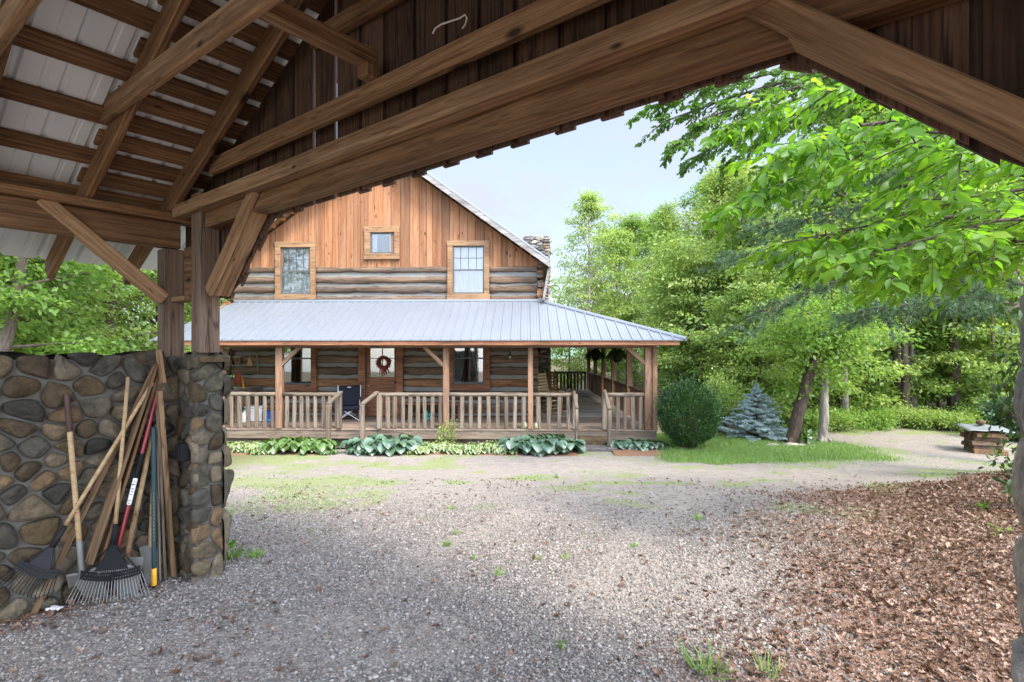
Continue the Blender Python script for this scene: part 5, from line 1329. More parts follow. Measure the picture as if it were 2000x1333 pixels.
for p, q, n, h, lb in ((1383,1312,46,.19,'largest grass tuft at the bottom edge where gravel meets dead leaves'),(1506,1325,18,.15,'small grass tuft at the bottom edge within the dead leaves'),
    (975,1125,22,.08,'small upright weed alone in the middle of the near gravel'),(870,1066,26,.075,'low weed in the gravel up the middle, left of the brownish patch'),(882,995,26,.085,'rounded weed clump in the gravel below the hosta bed'),
    (892,1043,20,.07,'weed clump between two others in the middle of the gravel'),(1053,1093,12,.06,'tiny weed in the gravel right of the upright weed'),(1100,1092,14,.07,'tiny weed beside the reddish leaf crumbs'),
    (1238,1068,16,.06,'small weed on the grey gravel right of centre'),(1365,1014,34,.085,'bright weed clump on the gravel in front of the round shrub'),(1085,934,30,.09,'weed clump in front of the stone steps'),
    (924,1093,12,.06,'faint weed low in the middle gravel'),(455,1090,60,.12,'bright weeds at the foot of the stone pillar'),(500,1088,60,.10,'bright weed patch just right of the pillar foot'),(440,1010,50,.12,'grass clump against the outer side of the pillar')):
    tuft(p, q, n, h, lb)
for p, q, n, h, lb in ((1953,1045,14,.11,'leafy green seedling on the dead leaves by the right pillar'),(1946,1056,8,.07,'smallest leafy seedling below the other by the right pillar'),(1920,1000,16,.12,'leafy seedlings higher on the leaf bank at the right'),(1095,1272,14,.06,'flat leafy weed in the gravel near the bottom edge'),(452,1075,26,.09,'leafy weed by the pillar foot')):
    tuft(p, q, n, h, lb, True, 'seedling')
# ------------------------------------------------------------------ trees
def bez(p0, d0, L, bend, n=5, wob=.06, rr=random):
    pts = [Vector(p0)]; d_ = Vector(d0).normalized()
    for i in range(n):
        d_ = (d_+Vector(bend)/n+Vector((rr.uniform(-wob,wob),rr.uniform(-wob,wob),rr.uniform(-wob,wob)))).normalized(); pts.append(pts[-1]+d_*(L/n))
    return pts
def tree_meshes(seed, H, r0, c0, cr, nl, nleaf, leaf, lean=(0,0), flatk=.35, spread=.42, shape='round', droop=.0, tmpl=T_DIA, up=.35, cl_per=6, wsp=1.0, trunk_top=None):
    rr = random.Random(seed); gg = np.random.default_rng(seed); mb = MB()
    n = 9; tp = []
    for i in range(n+1):
        u = i/n; tp.append(Vector((lean[0]*u*H+rr.uniform(-.05,.05)*H*.12*(u > 0), lean[1]*u*H+rr.uniform(-.05,.05)*H*.12*(u > 0), H*u-(.15 if i == 0 else 0))))
    mb.tube(tp, [r0*(1.35 if i == 0 else 1-.88*(i/n)) for i in range(n+1)], 8)
    def tpos(u): i = min(int(u*n), n-1); f = u*n-i; return tp[i].lerp(tp[i+1], f)
    cl = []
    for i in range(nl):
        t = c0+(.98-c0)*((i+rr.random()*.8)/nl); u = (t-c0)/(1-c0); az = i*2.4+rr.uniform(-.5,.5)
        prof = {'round': (sin(pi*min(1,u*.86+.14))**.7), 'cone': (1.05-u)**.8, 'umb': (.35+.65*u)*(1.15-u)**.3*1.1, 'col': .8*sin(pi*min(1,u*.8+.2))**.5}[shape]
        L = cr*prof*rr.uniform(.65,1.15); el = up+.75*u+rr.uniform(-.2,.2)
        pts = bez(tpos(t), (cos(az)*cos(el), sin(az)*cos(el), sin(el)), L, (0,0,.12-droop), 5, .10, rr)
        rb = max(.008, r0*.34*(1-u*.7)*min(1,L/cr+.2)); mb.tube(pts, [rb*(1-.8*k/5) for k in range(6)], 5, caps=False)
        for k in range(cl_per):
            v = .25+.75*(k+rr.random())/cl_per; j = min(int(v*5), 4); p = pts[j].lerp(pts[j+1], v*5-j)
            dv = Vector((rr.gauss(0,1), rr.gauss(0,1), rr.gauss(0,.35))).normalized(); l2 = L*.32*rr.uniform(.4,1.1)
            e = p+dv*l2+Vector((0,0,-droop*l2)); mb.tube([p, p.lerp(e,.5)+Vector((0,0,.04*l2)), e], [rb*.35, rb*.22, .004], 4, caps=False)
            cl.append((e, max(.18, spread*rr.uniform(.6,1.25)))); 
            if k == cl_per-1: cl.append((pts[-1], spread))
    cl.append((tp[-1], spread))
    C = np.array([tuple(c[0]) for c in cl]); rad = np.array([c[1] for c in cl]); pick = gg.integers(0, len(cl), nleaf)
    dv = unit(gg.normal(0,1,(nleaf,3)))*(gg.random((nleaf,1))**.45); dv[:,2] *= flatk
    P = C[pick]+dv*rad[pick][:,None]*1.15; P[:,2] -= .25*droop*rad[pick]*np.linalg.norm(dv[:,:2],axis=1)
    cen = np.array([tp[-1].x*.6, tp[-1].y*.6, 0]); out = P-cen; out[:,2] = 0; out = unit(out)
    A = out*.7+dv*.8+gg.normal(0,.5,(nleaf,3)); A[:,2] -= .25+droop*.4
    Nn = gg.normal(0,.55,(nleaf,3))+np.array([0,0,1.0])+out*.25
    ctone = gg.random(len(cl)); tone = np.clip(ctone[pick]*.55+gg.random(nleaf)*.5, 0, 1)
    s = leaf*gg.uniform(.65,1.3,nleaf); V, Fc, tn, _ = scatter(*tmpl, P, A, Nn, s, tone, s*wsp)
    return mb, V, Fc, tn
def make_tree(name, label, group, bark, leafm, pos, rz=0, sc=1.0, **kw):
    mb, V, Fc, tn = tree_meshes(**kw); t = thing(name, label, 'tree', (0,0,0), 0, group)
    link('trunk', mb.mesh('trunk', True), t, Matrix(), M[bark]); link('crown', npmesh('crown', V, Fc, tn), t, Matrix(), M[leafm])
    place(t, pos, rz, sc); return t
def place(t, pos, rz, sc):
    t.matrix_basis = Matrix.Translation(pos) @ Matrix.Rotation(rz, 4, 'Z') @ Matrix.Diagonal((sc,sc,sc,1))
    # children were linked at the origin under an identity root
PROTO = {}
def proto(key, **kw): PROTO[key] = kw
LEAFT = ('tall', 'broad', 'slim', 'under', 'under2', 'sap')
DEF = {
 'tall':  dict(seed=1, H=13, r0=.17, c0=.22, cr=3.3, nl=34, nleaf=17000, leaf=.17, spread=.75, shape='round', droop=.10, cl_per=7),
 'broad': dict(seed=2, H=11, r0=.19, c0=.16, cr=3.9, nl=34, nleaf=19000, leaf=.17, spread=.8, shape='round', droop=.15, cl_per=7),
 'slim':  dict(seed=3, H=14, r0=.12, c0=.30, cr=2.2, nl=30, nleaf=11000, leaf=.16, spread=.6, shape='col', droop=.05, cl_per=6),
 'under': dict(seed=4, H=5.2, r0=.06, c0=.10, cr=2.3, nl=24, nleaf=10000, leaf=.125, spread=.6, shape='umb', droop=.18, flatk=.22, cl_per=6, up=.15),
 'under2':dict(seed=5, H=3.6, r0=.045, c0=.06, cr=1.8, nl=20, nleaf=7500, leaf=.115, spread=.5, shape='round', droop=.12, flatk=.25, cl_per=6, up=.2),
 'airy':  dict(seed=6, H=13, r0=.15, c0=.25, cr=3.0, nl=30, nleaf=7500, leaf=.17, spread=.55, shape='round', droop=.05, cl_per=5, up=.55),
}
BUILT = {}
def tree(key, p, depth, sc, rz, mat='leaf_woods', bark='bark_mid', label='', group=None, name='woodland_tree', zoff=0.0):
    pos = foot(p, depth); pos.z += zoff
    k2 = (key, mat, bark)
    if k2 in BUILT: t = copy_tree(BUILT[k2], None, None, label, group); place(t, pos, rz, sc); return t
    for k3, src in list(BUILT.items()):
        if k3[0] == key:        # same shapes, other leaf colour: share nothing but the build
            t = copy_tree(src, None, None, label, group)
            for c in [o for o in COL.objects if o.parent is t]:
                c.data = c.data.copy(); c.data.materials[0] = M[mat] if c.name.startswith('crown') else M[bark]
            BUILT[k2] = t; place(t, pos, rz, sc); return t
    t = make_tree(name, label, group, bark, mat, pos, rz, sc, **DEF[key]); BUILT[k2] = t; return t
rt = random.Random(77)
# trees behind the cabin, right side, against the sky
for p, dep, key, sc, mat, bark, lb in (
    (1150, 30, 'airy', .86, 'leaf_light', 'bark_pale', 'pale airy tree with bare twigs showing, just right of the chimney'),
    (1205, 33, 'broad', .84, 'leaf_light', 'bark_pale', 'broad pale green tree behind the porch corner'),
    (1112, 36, 'under', 1.25, 'leaf_light', 'bark_mid', 'low light green tree close behind the stone chimney'),
    (1300, 25, 'slim', .62, 'leaf_light', 'bark_mid', 'slim yellow green tree with thin dark trunk above the porch roof corner'),
    (1290, 37, 'tall', .80, 'leaf_woods', 'bark_mid', 'taller greyish green tree behind the slim yellow green one'),
    (1385, 34, 'tall', .90, 'leaf_woods', 'bark_pale', 'tall tree reaching up to the gap of sky, left of the pine branches'),
    (1440, 30, 'airy', .86, 'leaf_light', 'bark_mid', 'tall thin leaved tree with sky showing through, behind the pine branches'),
    (1240, 40, 'broad', .98, 'leaf_woods', 'bark_mid', 'distant rounded tree between the pale tree and the slim tree'),
    (1345, 22, 'under', 1.12, 'leaf_light', 'bark_mid', 'bright leafy low tree right of the porch roof tip'),
    (1240, 31, 'under2', 1.3, 'leaf_light', 'bark_mid', 'low light green tree seen behind the porch railing'),
    (1180, 39, 'under', 1.2, 'leaf_woods', 'bark_mid', 'leafy tree seen between the porch posts and hanging ferns')):
    tree(key, p, dep, sc, rt.uniform(0,6.3), mat, bark, lb, 'trees behind the right side of the cabin')
# the woods behind the lawn: trunks that can be told apart first
for p, dep, key, sc, bark, lb in (
    (1650, 17.0, 'slim', .92, 'bark_pale', 'pale slanting trunk in the woods just right of the forked tree'), (1632, 18.2, 'slim', .85, 'bark_pale', 'thin pale trunk between the forked tree and the slanting pale trunk'),
    (1692, 18.5, 'slim', .8, 'bark', 'dark straight trunk in the woods right of the pale slanting trunk'), (1752, 17.6, 'tall', .9, 'bark_mid', 'left trunk of the group of thin trunks in the middle of the woods'),
    (1768, 17.2, 'slim', .95, 'bark', 'middle trunk of the group of thin trunks in the woods'), (1782, 18.0, 'slim', .9, 'bark_pale', 'right leaning pale trunk of the group of thin trunks in the woods'),
    (1725, 20.5, 'slim', 1.0, 'bark_mid', 'thin trunk standing back between the dark straight trunk and the trunk group'), (1862, 17.5, 'tall', .95, 'bark', 'dark trunk behind the woodpile'),
    (1455, 22, 'slim', .50, 'bark', 'dark trunk behind the blue spruce at its left'), (1492, 21, 'slim', .48, 'bark', 'dark straight trunk right behind the tip of the blue spruce')):
    tree(key, p, dep, sc, rt.uniform(0,6.3), 'leaf_woods', bark, lb, 'trunks at the edge of the woods')
for i in range(34):
    dep = rt.uniform(21, 40); p = rt.uniform(1390, 2050); key = rt.choice(['tall','broad','airy','slim','airy']); ymin = 350-max(0, p-1480)*.9
    tree(key, p, dep, min(rt.uniform(.8,1.15), ((685-ymin)/1100*dep+2.2)/DEF[key]['H']), rt.uniform(0,6.3), rt.choice(['leaf_woods','leaf_light','leaf_light']), rt.choice(['bark','bark_mid','bark_pale']), 'green leafy tree standing deep in the woods behind the lawn', 'trees deep in the woods')
for i in range(26):
    p = 1320+i*27+rt.uniform(-10,10); dep = rt.uniform(16.6, 21)+(3.5 if p < 1450 else 0)
    tree(rt.choice(['under','under2','under']), p, dep, rt.uniform(.75,1.15), rt.uniform(0,6.3), rt.choice(['leaf_light','leaf_light','leaf_woods']) if p > 1500 else 'leaf_light', 'bark_mid', 'low leafy tree in the understorey at the edge of the woods', 'understorey trees along the edge of the woods', 'understorey_tree')
# the trees over the stone wall on the left
for p, dep, key, sc, mat, lb in ((40, 10.5, 'tall', .80, 'leaf_woods', 'leaning trunk and crown beyond the stone wall at the left edge'),):
    t = tree(key, -40, dep, sc, 1.0, mat, 'bark_mid', lb, 'trees beyond the stone wall'); t.matrix_basis = t.matrix_basis @ Matrix.Rotation(radians(9), 4, Vector((.4,.9,0)))
for i in range(14):
    p = -330+i*42+rt.uniform(-14,14); dep = rt.uniform(11, 15)+max(0, p-40)*.035
    tree(rt.choice(['under','under','under2','broad']), p, dep, rt.uniform(.75,1.1), rt.uniform(0,6.3), rt.choice(['leaf_light','leaf_woods','leaf_light']), 'bark_mid', 'bright leafy tree beyond the stone wall on the left', 'leafy trees beyond the stone wall')
for i in range(9):
    p = -220+i*85+rt.uniform(-20,20); tree(rt.choice(['tall','broad']), p, rt.uniform(22,30)+(10 if p > 330 else 0), rt.uniform(.9,1.15), rt.uniform(0,6.3), rt.choice(['leaf_woods','leaf_light']), 'bark', 'taller green tree farther back on the left beyond the stone wall', 'tall trees far back on the left')
# leaning dark tree and forked pale tree on the lawn
def custom_tree(name, label, depth, path, rads, limbs, bark, leafm, seed, nleaf, leaf, spread, group=None, flare=1.5):
    base = foot(path[0][0], depth); b0 = Vector((base.x, base.y, base.z)); t = thing(name, label, 'tree', b0, 0, group); mb = MB()
    pts = [px(p, q, depth) for p, q in path]; pts[0].z = b0.z-.1
    rr = random.Random(seed); gg = np.random.default_rng(seed)
    dense = []; rd = []
    for i in range(len(pts)-1):
        for k in range(6): u = k/6; dense.append(pts[i].lerp(pts[i+1], u)+Vector((rr.uniform(-.012,.012),rr.uniform(-.012,.012),0))); rd.append((rads[i]*(1-u)+rads[i+1]*u)*rr.uniform(.94,1.06))
    dense.append(pts[-1]); rd.append(rads[-1]); rd[0] *= flare; rd[1] *= 1+(flare-1)*.45; rd[2] *= 1+(flare-1)*.15
    mb.tube(dense, rd, 12)
    for k in range(5):
        a = k*1.26+.3; mb.tube([b0+Vector((cos(a)*rads[0]*.7,sin(a)*rads[0]*.7,.16)), b0+Vector((cos(a)*rads[0]*1.7,sin(a)*rads[0]*1.7,.03)), b0+Vector((cos(a)*rads[0]*3,sin(a)*rads[0]*3,-.06))], [rads[0]*.35, rads[0]*.25, .02], 6)
    cl = []
    for (p0, q0, p1, q1, dd, r) in limbs:
        a = px(p0, q0, depth); b_ = px(p1, q1, depth+dd); c_ = a.lerp(b_, .5)+Vector((rr.uniform(-.1,.1),rr.uniform(-.1,.1),.12)); mb.tube([a, a.lerp(c_,.5)+Vector((0,0,.03)), c_, c_.lerp(b_,.5), b_], [r, r*.8, r*.6, r*.4, .01], 6)
        for v in np.linspace(.35, 1.05, 9): 
            e = a.lerp(b_, v)+Vector((rr.gauss(0,.35),rr.gauss(0,.4),rr.gauss(.05,.22))); cl.append(e); mb.tube([a.lerp(b_, v*.9), e], [r*.2,.004], 4, caps=False)
    mb.build('trunk', M[bark], t, True)
    C = np.array([tuple(c) for c in cl]); pick = gg.integers(0, len(cl), nleaf); dv = gg.normal(0,1,(nleaf,3))*[1,1,.35]*spread
    P = C[pick]+dv-WMp(t); A = dv*1.5+gg.normal(0,.5,(nleaf,3))+[0,0,-.3]; ct = gg.random(len(cl))
    V, Fc, tn, _ = scatter(*T_DIA, P, A, gg.normal(0,.5,(nleaf,3))+[0,0,1], leaf*gg.uniform(.6,1.3,nleaf), np.clip(ct[pick]*.5+gg.random(nleaf)*.5,0,1))
    link('crown', npmesh('crown', V, Fc, tn), t, WM[t.name].copy(), M[leafm]); return t
custom_tree('leaning_tree', 'thick dark trunk leaning right beside the blue spruce', 13.6, [(1547,866),(1556,820),(1571,765),(1585,718),(1598,684)], [.165,.140,.130,.122,.10],
    [(1597,686,1612,640,.1,.06),(1606,655,1560,600,-.6,.045),(1610,645,1660,585,.6,.05),(1590,705,1500,660,-.3,.03),(1612,640,1625,570,.2,.05)], 'bark', 'leaf_woods', 3, 5200, .12, .30)
custom_tree('forked_tree', 'pale forked trunk right of the leaning dark trunk on the lawn', 13.9, [(1607,864),(1609,810),(1608,765),(1613,722)], [.125,.105,.10,.075],
    [(1610,765,1598,722,-.1,.06),(1598,722,1580,620,-.3,.04),(1613,722,1622,690,.1,.06),(1622,690,1650,600,.3,.045),(1616,705,1700,640,.6,.04)], 'bark_pale', 'leaf_woods', 4, 4200, .12, .30)
# stones and roots at the foot of the leaning tree
for i, (p, q, s_) in enumerate(((1508,869,.16),(1545,874,.20),(1565,872,.13),(1585,874,.10))):
    b0 = foot(p, 13.3); m = MB(); tv, tf = ico(); rr = random.Random(i); m.add([(v[0]*s_*rr.uniform(.8,1.3), v[1]*s_*.8*rr.uniform(.8,1.2), v[2]*s_*.45+.02) for v in tv], [tuple(f) for f in tf], rr.random())
    o = link('edging_rock', m.mesh('edging_rock', True), None, Matrix.Translation(b0), M['stone_pale']); o.data.materials[0] = M['stone_pale']; tag(o, 'low grey rock at the foot of the leaning dark tree', 'rock', 'rocks at the foot of the leaning tree')

# ---- near branches over the opening: big leaved tree at the right, oak behind it, pine below
def branch_tree(name, label, trunk, tr, boughs, bark, leafm, seed, leaf, per, tmpl, wsp, sub=(5,.9), hang=.25, flat_=.45, group=None, twig_leaf=7):
    base = Vector(trunk[0]); t = thing(name, label, 'tree', base, 0, group); mb = MB(); rr = random.Random(seed); gg = np.random.default_rng(seed)
    mb.tube([Vector(p) for p in trunk], tr, 10); Ps, As, Ns, ts = [], [], [], []
    for (pts, r) in boughs:
        pts = [Vector(p) for p in pts]; k = len(pts); mb.tube(pts, [r*(1-.85*i/(k-1)) for i in range(k)], 6, caps=False)
        tot = sum((pts[i+1]-pts[i]).length for i in range(k-1)); ns = max(3, int(tot*sub[0]))
        for i in range(ns):
            v = .12+.88*(i+rr.random())/ns; j = min(int(v*(k-1)), k-2); p = pts[j].lerp(pts[j+1], v*(k-1)-j); dr = (pts[j+1]-pts[j]).normalized()
            sd = dr.cross(Vector((0,0,1))).normalized()*(1 if i % 2 else -1); L = sub[1]*rr.uniform(.45,1.1)*(1.15-.55*v)
            d_ = (dr*.75+sd*rr.uniform(.5,1.1)+Vector((0,0,rr.uniform(-.35,.3)))).normalized()
            tw = bez(p, d_, L, (0,0,-hang), 4, .14, rr); mb.tube(tw, [max(.003, r*.22), r*.16+.002, .004, .003, .002], 4, caps=False)
            ct = rr.random()*.5
            for q in range(per):
                u = .2+.8*(q+rr.random())/per; jj = min(int(u*4), 3); pp = tw[jj].lerp(tw[jj+1], u*4-jj); td = (tw[jj+1]-tw[jj]).normalized()
                s2 = td.cross(Vector((0,0,1))).normalized()*(1 if q % 2 else -1)
                for w_ in range(2 if q == per-1 else 1):
                    a = td*(.8 if q < per-1 else 1.2)+s2*rr.uniform(.4,1.1)*(1 if w_ == 0 else -1)+Vector((rr.uniform(-.35,.35),rr.uniform(-.35,.35),rr.uniform(-.65,.15)))
                    Ps.append(pp); As.append(a); Ns.append((rr.gauss(0,flat_),rr.gauss(0,flat_),1)); ts.append(min(1, ct+rr.random()*.5))
    mb.build('trunk', M[bark], t, True); n = len(Ps); s = leaf*(.40+1.0*gg.random(n)**.8); wsp = wsp*gg.uniform(.75,1.2,n)
    V, Fc, tn, _ = scatter(*tmpl, np.array([tuple(p) for p in Ps])-WMp(t), np.array([tuple(a) for a in As]), np.array(Ns), s, np.array(ts), s*wsp)
    link('crown', npmesh('crown', V, Fc, tn, True), t, WM[t.name].copy(), M[leafm]); return t
def P3(p, q, dep): return tuple(px(p, q, dep))
b0 = ground_pt(7.4, 5.6)
branch_tree('hickory_tree', 'broad leaved tree whose bright boughs hang in from the right over the driveway', [tuple(b0+Vector((0,0,-.2))), tuple(b0+Vector((.1,0,2.5))), tuple(b0+Vector((.0,.1,5)))], [.16,.12,.07],
  [([P3(2400,300,5.6),P3(2050,250,5.2),P3(1800,260,4.9),P3(1600,330,4.8),P3(1450,390,4.8)],.024),
   ([P3(2380,420,5.5),P3(2080,360,5.0),P3(1850,390,4.6),P3(1700,440,4.5),P3(1560,470,4.5)],.022),
   ([P3(2380,420,5.5),P3(2120,430,4.6),P3(1950,430,4.2),P3(1800,470,4.1),P3(1690,500,4.1)],.020),
   ([P3(2380,150,5.6),P3(2000,130,5.4),P3(1750,150,5.3),P3(1560,190,5.3),P3(1430,240,5.4)],.022),
   ([P3(2380,520,5.5),P3(2150,480,5.2),P3(1980,470,5.0),P3(1850,500,5.0),P3(1760,540,5.0)],.03),
   ([P3(2300,260,5.2),P3(2050,300,4.4),P3(1900,290,4.0),P3(1780,280,3.9)],.025),
   ([P3(2200,160,5.8),P3(1900,200,5.9),P3(1720,270,6.0),P3(1600,290,6.0),P3(1520,320,6.0)],.03),
   ([P3(2380,300,5.6),P3(2120,360,6.0),P3(1900,330,6.2),P3(1730,370,6.3)],.03),
   ([P3(2380,380,5.6),P3(2100,400,5.9),P3(1880,420,6.0),P3(1680,450,6.0),P3(1580,500,6.0)],.03),
   ([P3(2380,220,5.6),P3(2050,200,5.0),P3(1850,220,4.7),P3(1650,250,4.6),P3(1520,300,4.6)],.03),
   ([P3(2380,450,5.6),P3(2100,460,5.3),P3(1930,510,5.2),P3(1800,530,5.2)],.025)],
  'bark', 'leaf_near', 5, .112, 13, T_OVAL, 1.0, (11.0,.95), .35, .75)
b0 = ground_pt(8.6, 8.8)
branch_tree('oak_tree', 'oak with small dark lobed leaves, its branch tips reaching left against the sky', [tuple(b0+Vector((0,0,-.2))), tuple(b0+Vector((.1,0,3.5))), tuple(b0+Vector((.0,.1,8)))], [.24,.2,.13],
  [([P3(2070,60,8.8),P3(1800,90,8.6),P3(1600,140,8.4),P3(1430,190,8.3),P3(1290,240,8.3)],.05),
   ([P3(2070,100,8.8),P3(1750,160,8.8),P3(1560,220,8.8),P3(1430,270,8.8),P3(1350,310,8.8)],.045),
   ([P3(2070,0,8.8),P3(1750,40,8.4),P3(1560,90,8.2),P3(1400,140,8.1),P3(1300,170,8.0)],.04),
   ([P3(2070,160,8.8),P3(1800,240,9.2),P3(1620,300,9.4),P3(1480,330,9.4)],.035),
   ([P3(2070,-60,8.8),P3(1800,20,9.6),P3(1600,130,9.8),P3(1470,200,9.8)],.035),
   ([P3(2070,200,8.8),P3(1900,330,9.4),P3(1760,420,9.6)],.03),
   ([P3(2070,80,8.8),P3(1700,120,8.2),P3(1500,190,8.0),P3(1380,230,7.9),P3(1310,290,7.9)],.03), ([P3(2070,80,8.8),P3(1700,100,8.5),P3(1480,150,8.4),P3(1350,180,8.4),P3(1270,210,8.4)],.03), ([P3(2070,120,8.8),P3(1700,180,9.0),P3(1520,260,9.0),P3(1420,320,9.0)],.03)],
  'bark', 'leaf_oak', 6, .115, 13, T_OAK, .9, (8.0,.70), .3, .7)
# pine: drooping boughs with tufts of long needles
b0 = ground_pt(10.3, 10.4); t = thing('pine_tree', 'white pine with soft drooping grey green boughs under the bright leaves', 'tree', b0); mb = MB(); rr = random.Random(9); gg = np.random.default_rng(9)
mb.tube([b0+Vector((0,0,-.2)), b0+Vector((.05,0,4)), b0+Vector((0,.1,9))], [.24,.19,.12], 10)
tips = []; tdir = []
for pts in ([P3(2010,560,10.2),P3(1880,520,9.8),P3(1740,520,9.5),P3(1600,560,9.4),P3(1490,610,9.4)], [P3(2010,470,10.2),P3(1850,450,9.8),P3(1700,470,9.6),P3(1560,500,9.6),P3(1450,500,9.6)],
            [P3(2010,600,10.2),P3(1900,580,10.0),P3(1780,590,9.9),P3(1680,620,9.8)], [P3(2010,400,10.2),P3(1850,380,10.4),P3(1700,400,10.6),P3(1570,430,10.6),P3(1490,440,10.6)], [P3(2010,330,10.2),P3(1800,330,10.5),P3(1650,360,10.7),P3(1550,380,10.7)],
            [P3(2010,520,10.2),P3(1920,560,9.4),P3(1820,590,9.1),P3(1720,600,9.0)], [P3(2010,250,10.2),P3(1800,260,10.4),P3(1640,290,10.6)], [P3(2010,590,10.2),P3(1960,610,9.6),P3(1880,600,9.3)]):
    pts = [Vector(p) for p in pts]; k = len(pts); mb.tube(pts, [.04*(1-.85*i/(k-1)) for i in range(k)], 6, caps=False)
    tot = sum((pts[i+1]-pts[i]).length for i in range(k-1))
    for i in range(int(tot*6)):
        v = .2+.8*(i+rr.random())/(tot*6); v = min(v, .999); j = min(int(v*(k-1)), k-2); p = pts[j].lerp(pts[j+1], v*(k-1)-j); dr = (pts[j+1]-pts[j]).normalized(); sd = dr.cross(Vector((0,0,1))).normalized()*(1 if i % 2 else -1)
        tw = bez(p, dr*.8+sd*rr.uniform(.4,1.2)+Vector((0,0,rr.uniform(-.2,.25))), rr.uniform(.4,1.1), (0,0,-.25), 4, .15, rr); mb.tube(tw, [.009,.007,.005,.004,.003], 4, caps=False)
        for q in range(9):
            u = .25+.75*q/8; jj = min(int(u*4), 3); pp = tw[jj].lerp(tw[jj+1], u*4-jj); td = (tw[jj+1]-tw[jj]).normalized()
            tips.append(tuple(pp+Vector((rr.gauss(0,.05),rr.gauss(0,.05),rr.gauss(0,.03))))); tdir.append(tuple(td))
mb.build('trunk', M['bark'], t, True)
tips = np.array(tips); tdir = np.array(tdir); rep = 32; P = np.repeat(tips, rep, 0)-WMp(t); A = np.repeat(tdir, rep, 0)*.8+gg.normal(0,.75,(len(P),3))+[0,0,-.15]
tv = np.array([(0,-.5,0),(0,.5,0),(1,0,-.1)], float); V, Fc, tn, _ = scatter(tv, np.array([(0,1,2)]), P, A, gg.normal(0,1,(len(P),3)), gg.uniform(.09,.16,len(P)), gg.random(len(P)), np.full(len(P), .0105))
link('crown', npmesh('crown', V, Fc, tn), t, WM[t.name].copy(), M['needle_pine'])

# ---- round boxwood, blue spruce
b0 = foot(1345, 12.9); t = thing('boxwood_shrub', 'large round dark green boxwood at the corner of the porch', 'shrub', b0); gg = np.random.default_rng(13)
mb = MB(); rr = random.Random(13)
for i in range(26):
    a = rr.uniform(0,6.28); e = Vector((cos(a)*rr.uniform(.3,.6), sin(a)*rr.uniform(.3,.6), rr.uniform(.5,1.3))); mb.tube([b0+Vector((cos(a)*.12,sin(a)*.12,-.05)), b0+e*.5+Vector((0,0,.1)), b0+e], [.022,.014,.004], 5, caps=False)
mb.build('stem', M['bark_mid'], t, True)
n = 30000; dv = unit(gg.normal(0,1,(n,3))); u = fbm(dv[:,0]*3+dv[:,2]*2+9, dv[:,1]*3-dv[:,2]*2.3+9, 5, 4); lump = .80+.30*u+.10*(vnoise(dv[:,0]*9+30, dv[:,2]*9+dv[:,1]*5+30, 8)-.5)
rad = lump*(1-.32*gg.random(n)**1.8); P = dv*rad[:,None]*np.array([.69,.66,.76]); P[:,2] += .80
sp = (vnoise(dv[:,0]*14+60, dv[:,1]*14+dv[:,2]*11+60, 12) > .74); P[sp] *= (1+.22*gg.random(sp.sum()))[:,None]; P[:,0] *= 1+.10*(P[:,2]-.8); k = P[:,2] > .03; P, dv = P[k], dv[k]; n = len(P)
A = dv+gg.normal(0,.55,(n,3))+[0,0,.5]; tone = np.clip(.15+.5*gg.random(n)+.45*(vnoise(P[:,0]*7+20,P[:,2]*7+20,4)-.4), 0, 1)
V, Fc, tn, _ = scatter(*T_DIA, P, A, gg.normal(0,.6,(n,3))+dv, gg.uniform(.028,.055,n), tone, gg.uniform(.03,.05,n)); link('foliage', npmesh('foliage', V, Fc, tn), t, WM[t.name].copy(), M['leaf_box'])
b0 = foot(1477, 14.5); HS = 1.46; t = thing('blue_spruce', 'small silvery blue spruce standing on the lawn', 'tree', b0); mb = MB(); rr = random.Random(15); gg = np.random.default_rng(15)
mb.tube([b0+Vector((0,0,-.1)), b0+Vector((0,0,HS))], [.045,.008], 7); P = []; A = []
def spray(a, b_, dens):
    L = (b_-a).length; n = int(L*dens)
    for i in range(n): P.append(tuple(a.lerp(b_, (i+rr.random())/n)-b0)); A.append(tuple((b_-a).normalized()*.7))
for li in range(15):
    v = li/14; z = .10+(HS-.22)*v; Rr = .90*(1-v)**.85+.06; nb = int(15-8*v)
    for k in range(nb):
        a = k*2*pi/nb+li*.7+rr.uniform(-.15,.15); a += rr.uniform(-.25,.25); L = Rr*rr.uniform(.62,1.12); dr = Vector((cos(a),sin(a),0)); p0 = b0+Vector((0,0,z+rr.uniform(-.055,.055))); p1 = p0+dr*L*.55+Vector((0,0,rr.uniform(-.10,.06)*L+.01)); p2 = p0+dr*L+Vector((0,0,rr.uniform(-.05,.16)*L))
        mb.tube([p0,p1,p2], [.010,.007,.003], 4, caps=False); spray(p0.lerp(p1,.4), p1, 170); spray(p1, p2, 230)
        sd = dr.cross(Vector((0,0,1)))
        for s_ in (-1,1):
            for w_ in (.35,.5,.65,.8,.92):
                q = (p0.lerp(p1, w_*1.8) if w_ < .55 else p1.lerp(p2, (w_-.55)/.45)); e = q+(dr*.75+sd*s_*.75).normalized()*L*.30*(1.15-w_)*rr.uniform(.7,1.2)+Vector((0,0,.012)); spray(q, e, 230)
spray(b0+Vector((0,0,HS-.25)), b0+Vector((0,0,HS+.05)), 300)
mb.build('trunk', M['bark_mid'], t, True); P = np.array(P); A = np.array(A); P = np.repeat(P,3,0); A = np.repeat(A,3,0)+gg.normal(0,.85,(len(P),3)); n = len(P)
V, Fc, tn, _ = scatter(tv, np.array([(0,1,2)]), P, A+[0,0,.15], gg.normal(0,1,(n,3)), gg.uniform(.026,.05,n), np.clip(gg.random(n)*.7+.3*np.linalg.norm(P[:,:2],axis=1)/.9,0,1), np.full(n,.011)); link('crown', npmesh('crown', V, Fc, tn), t, WM[t.name].copy(), M['needle_blue'])
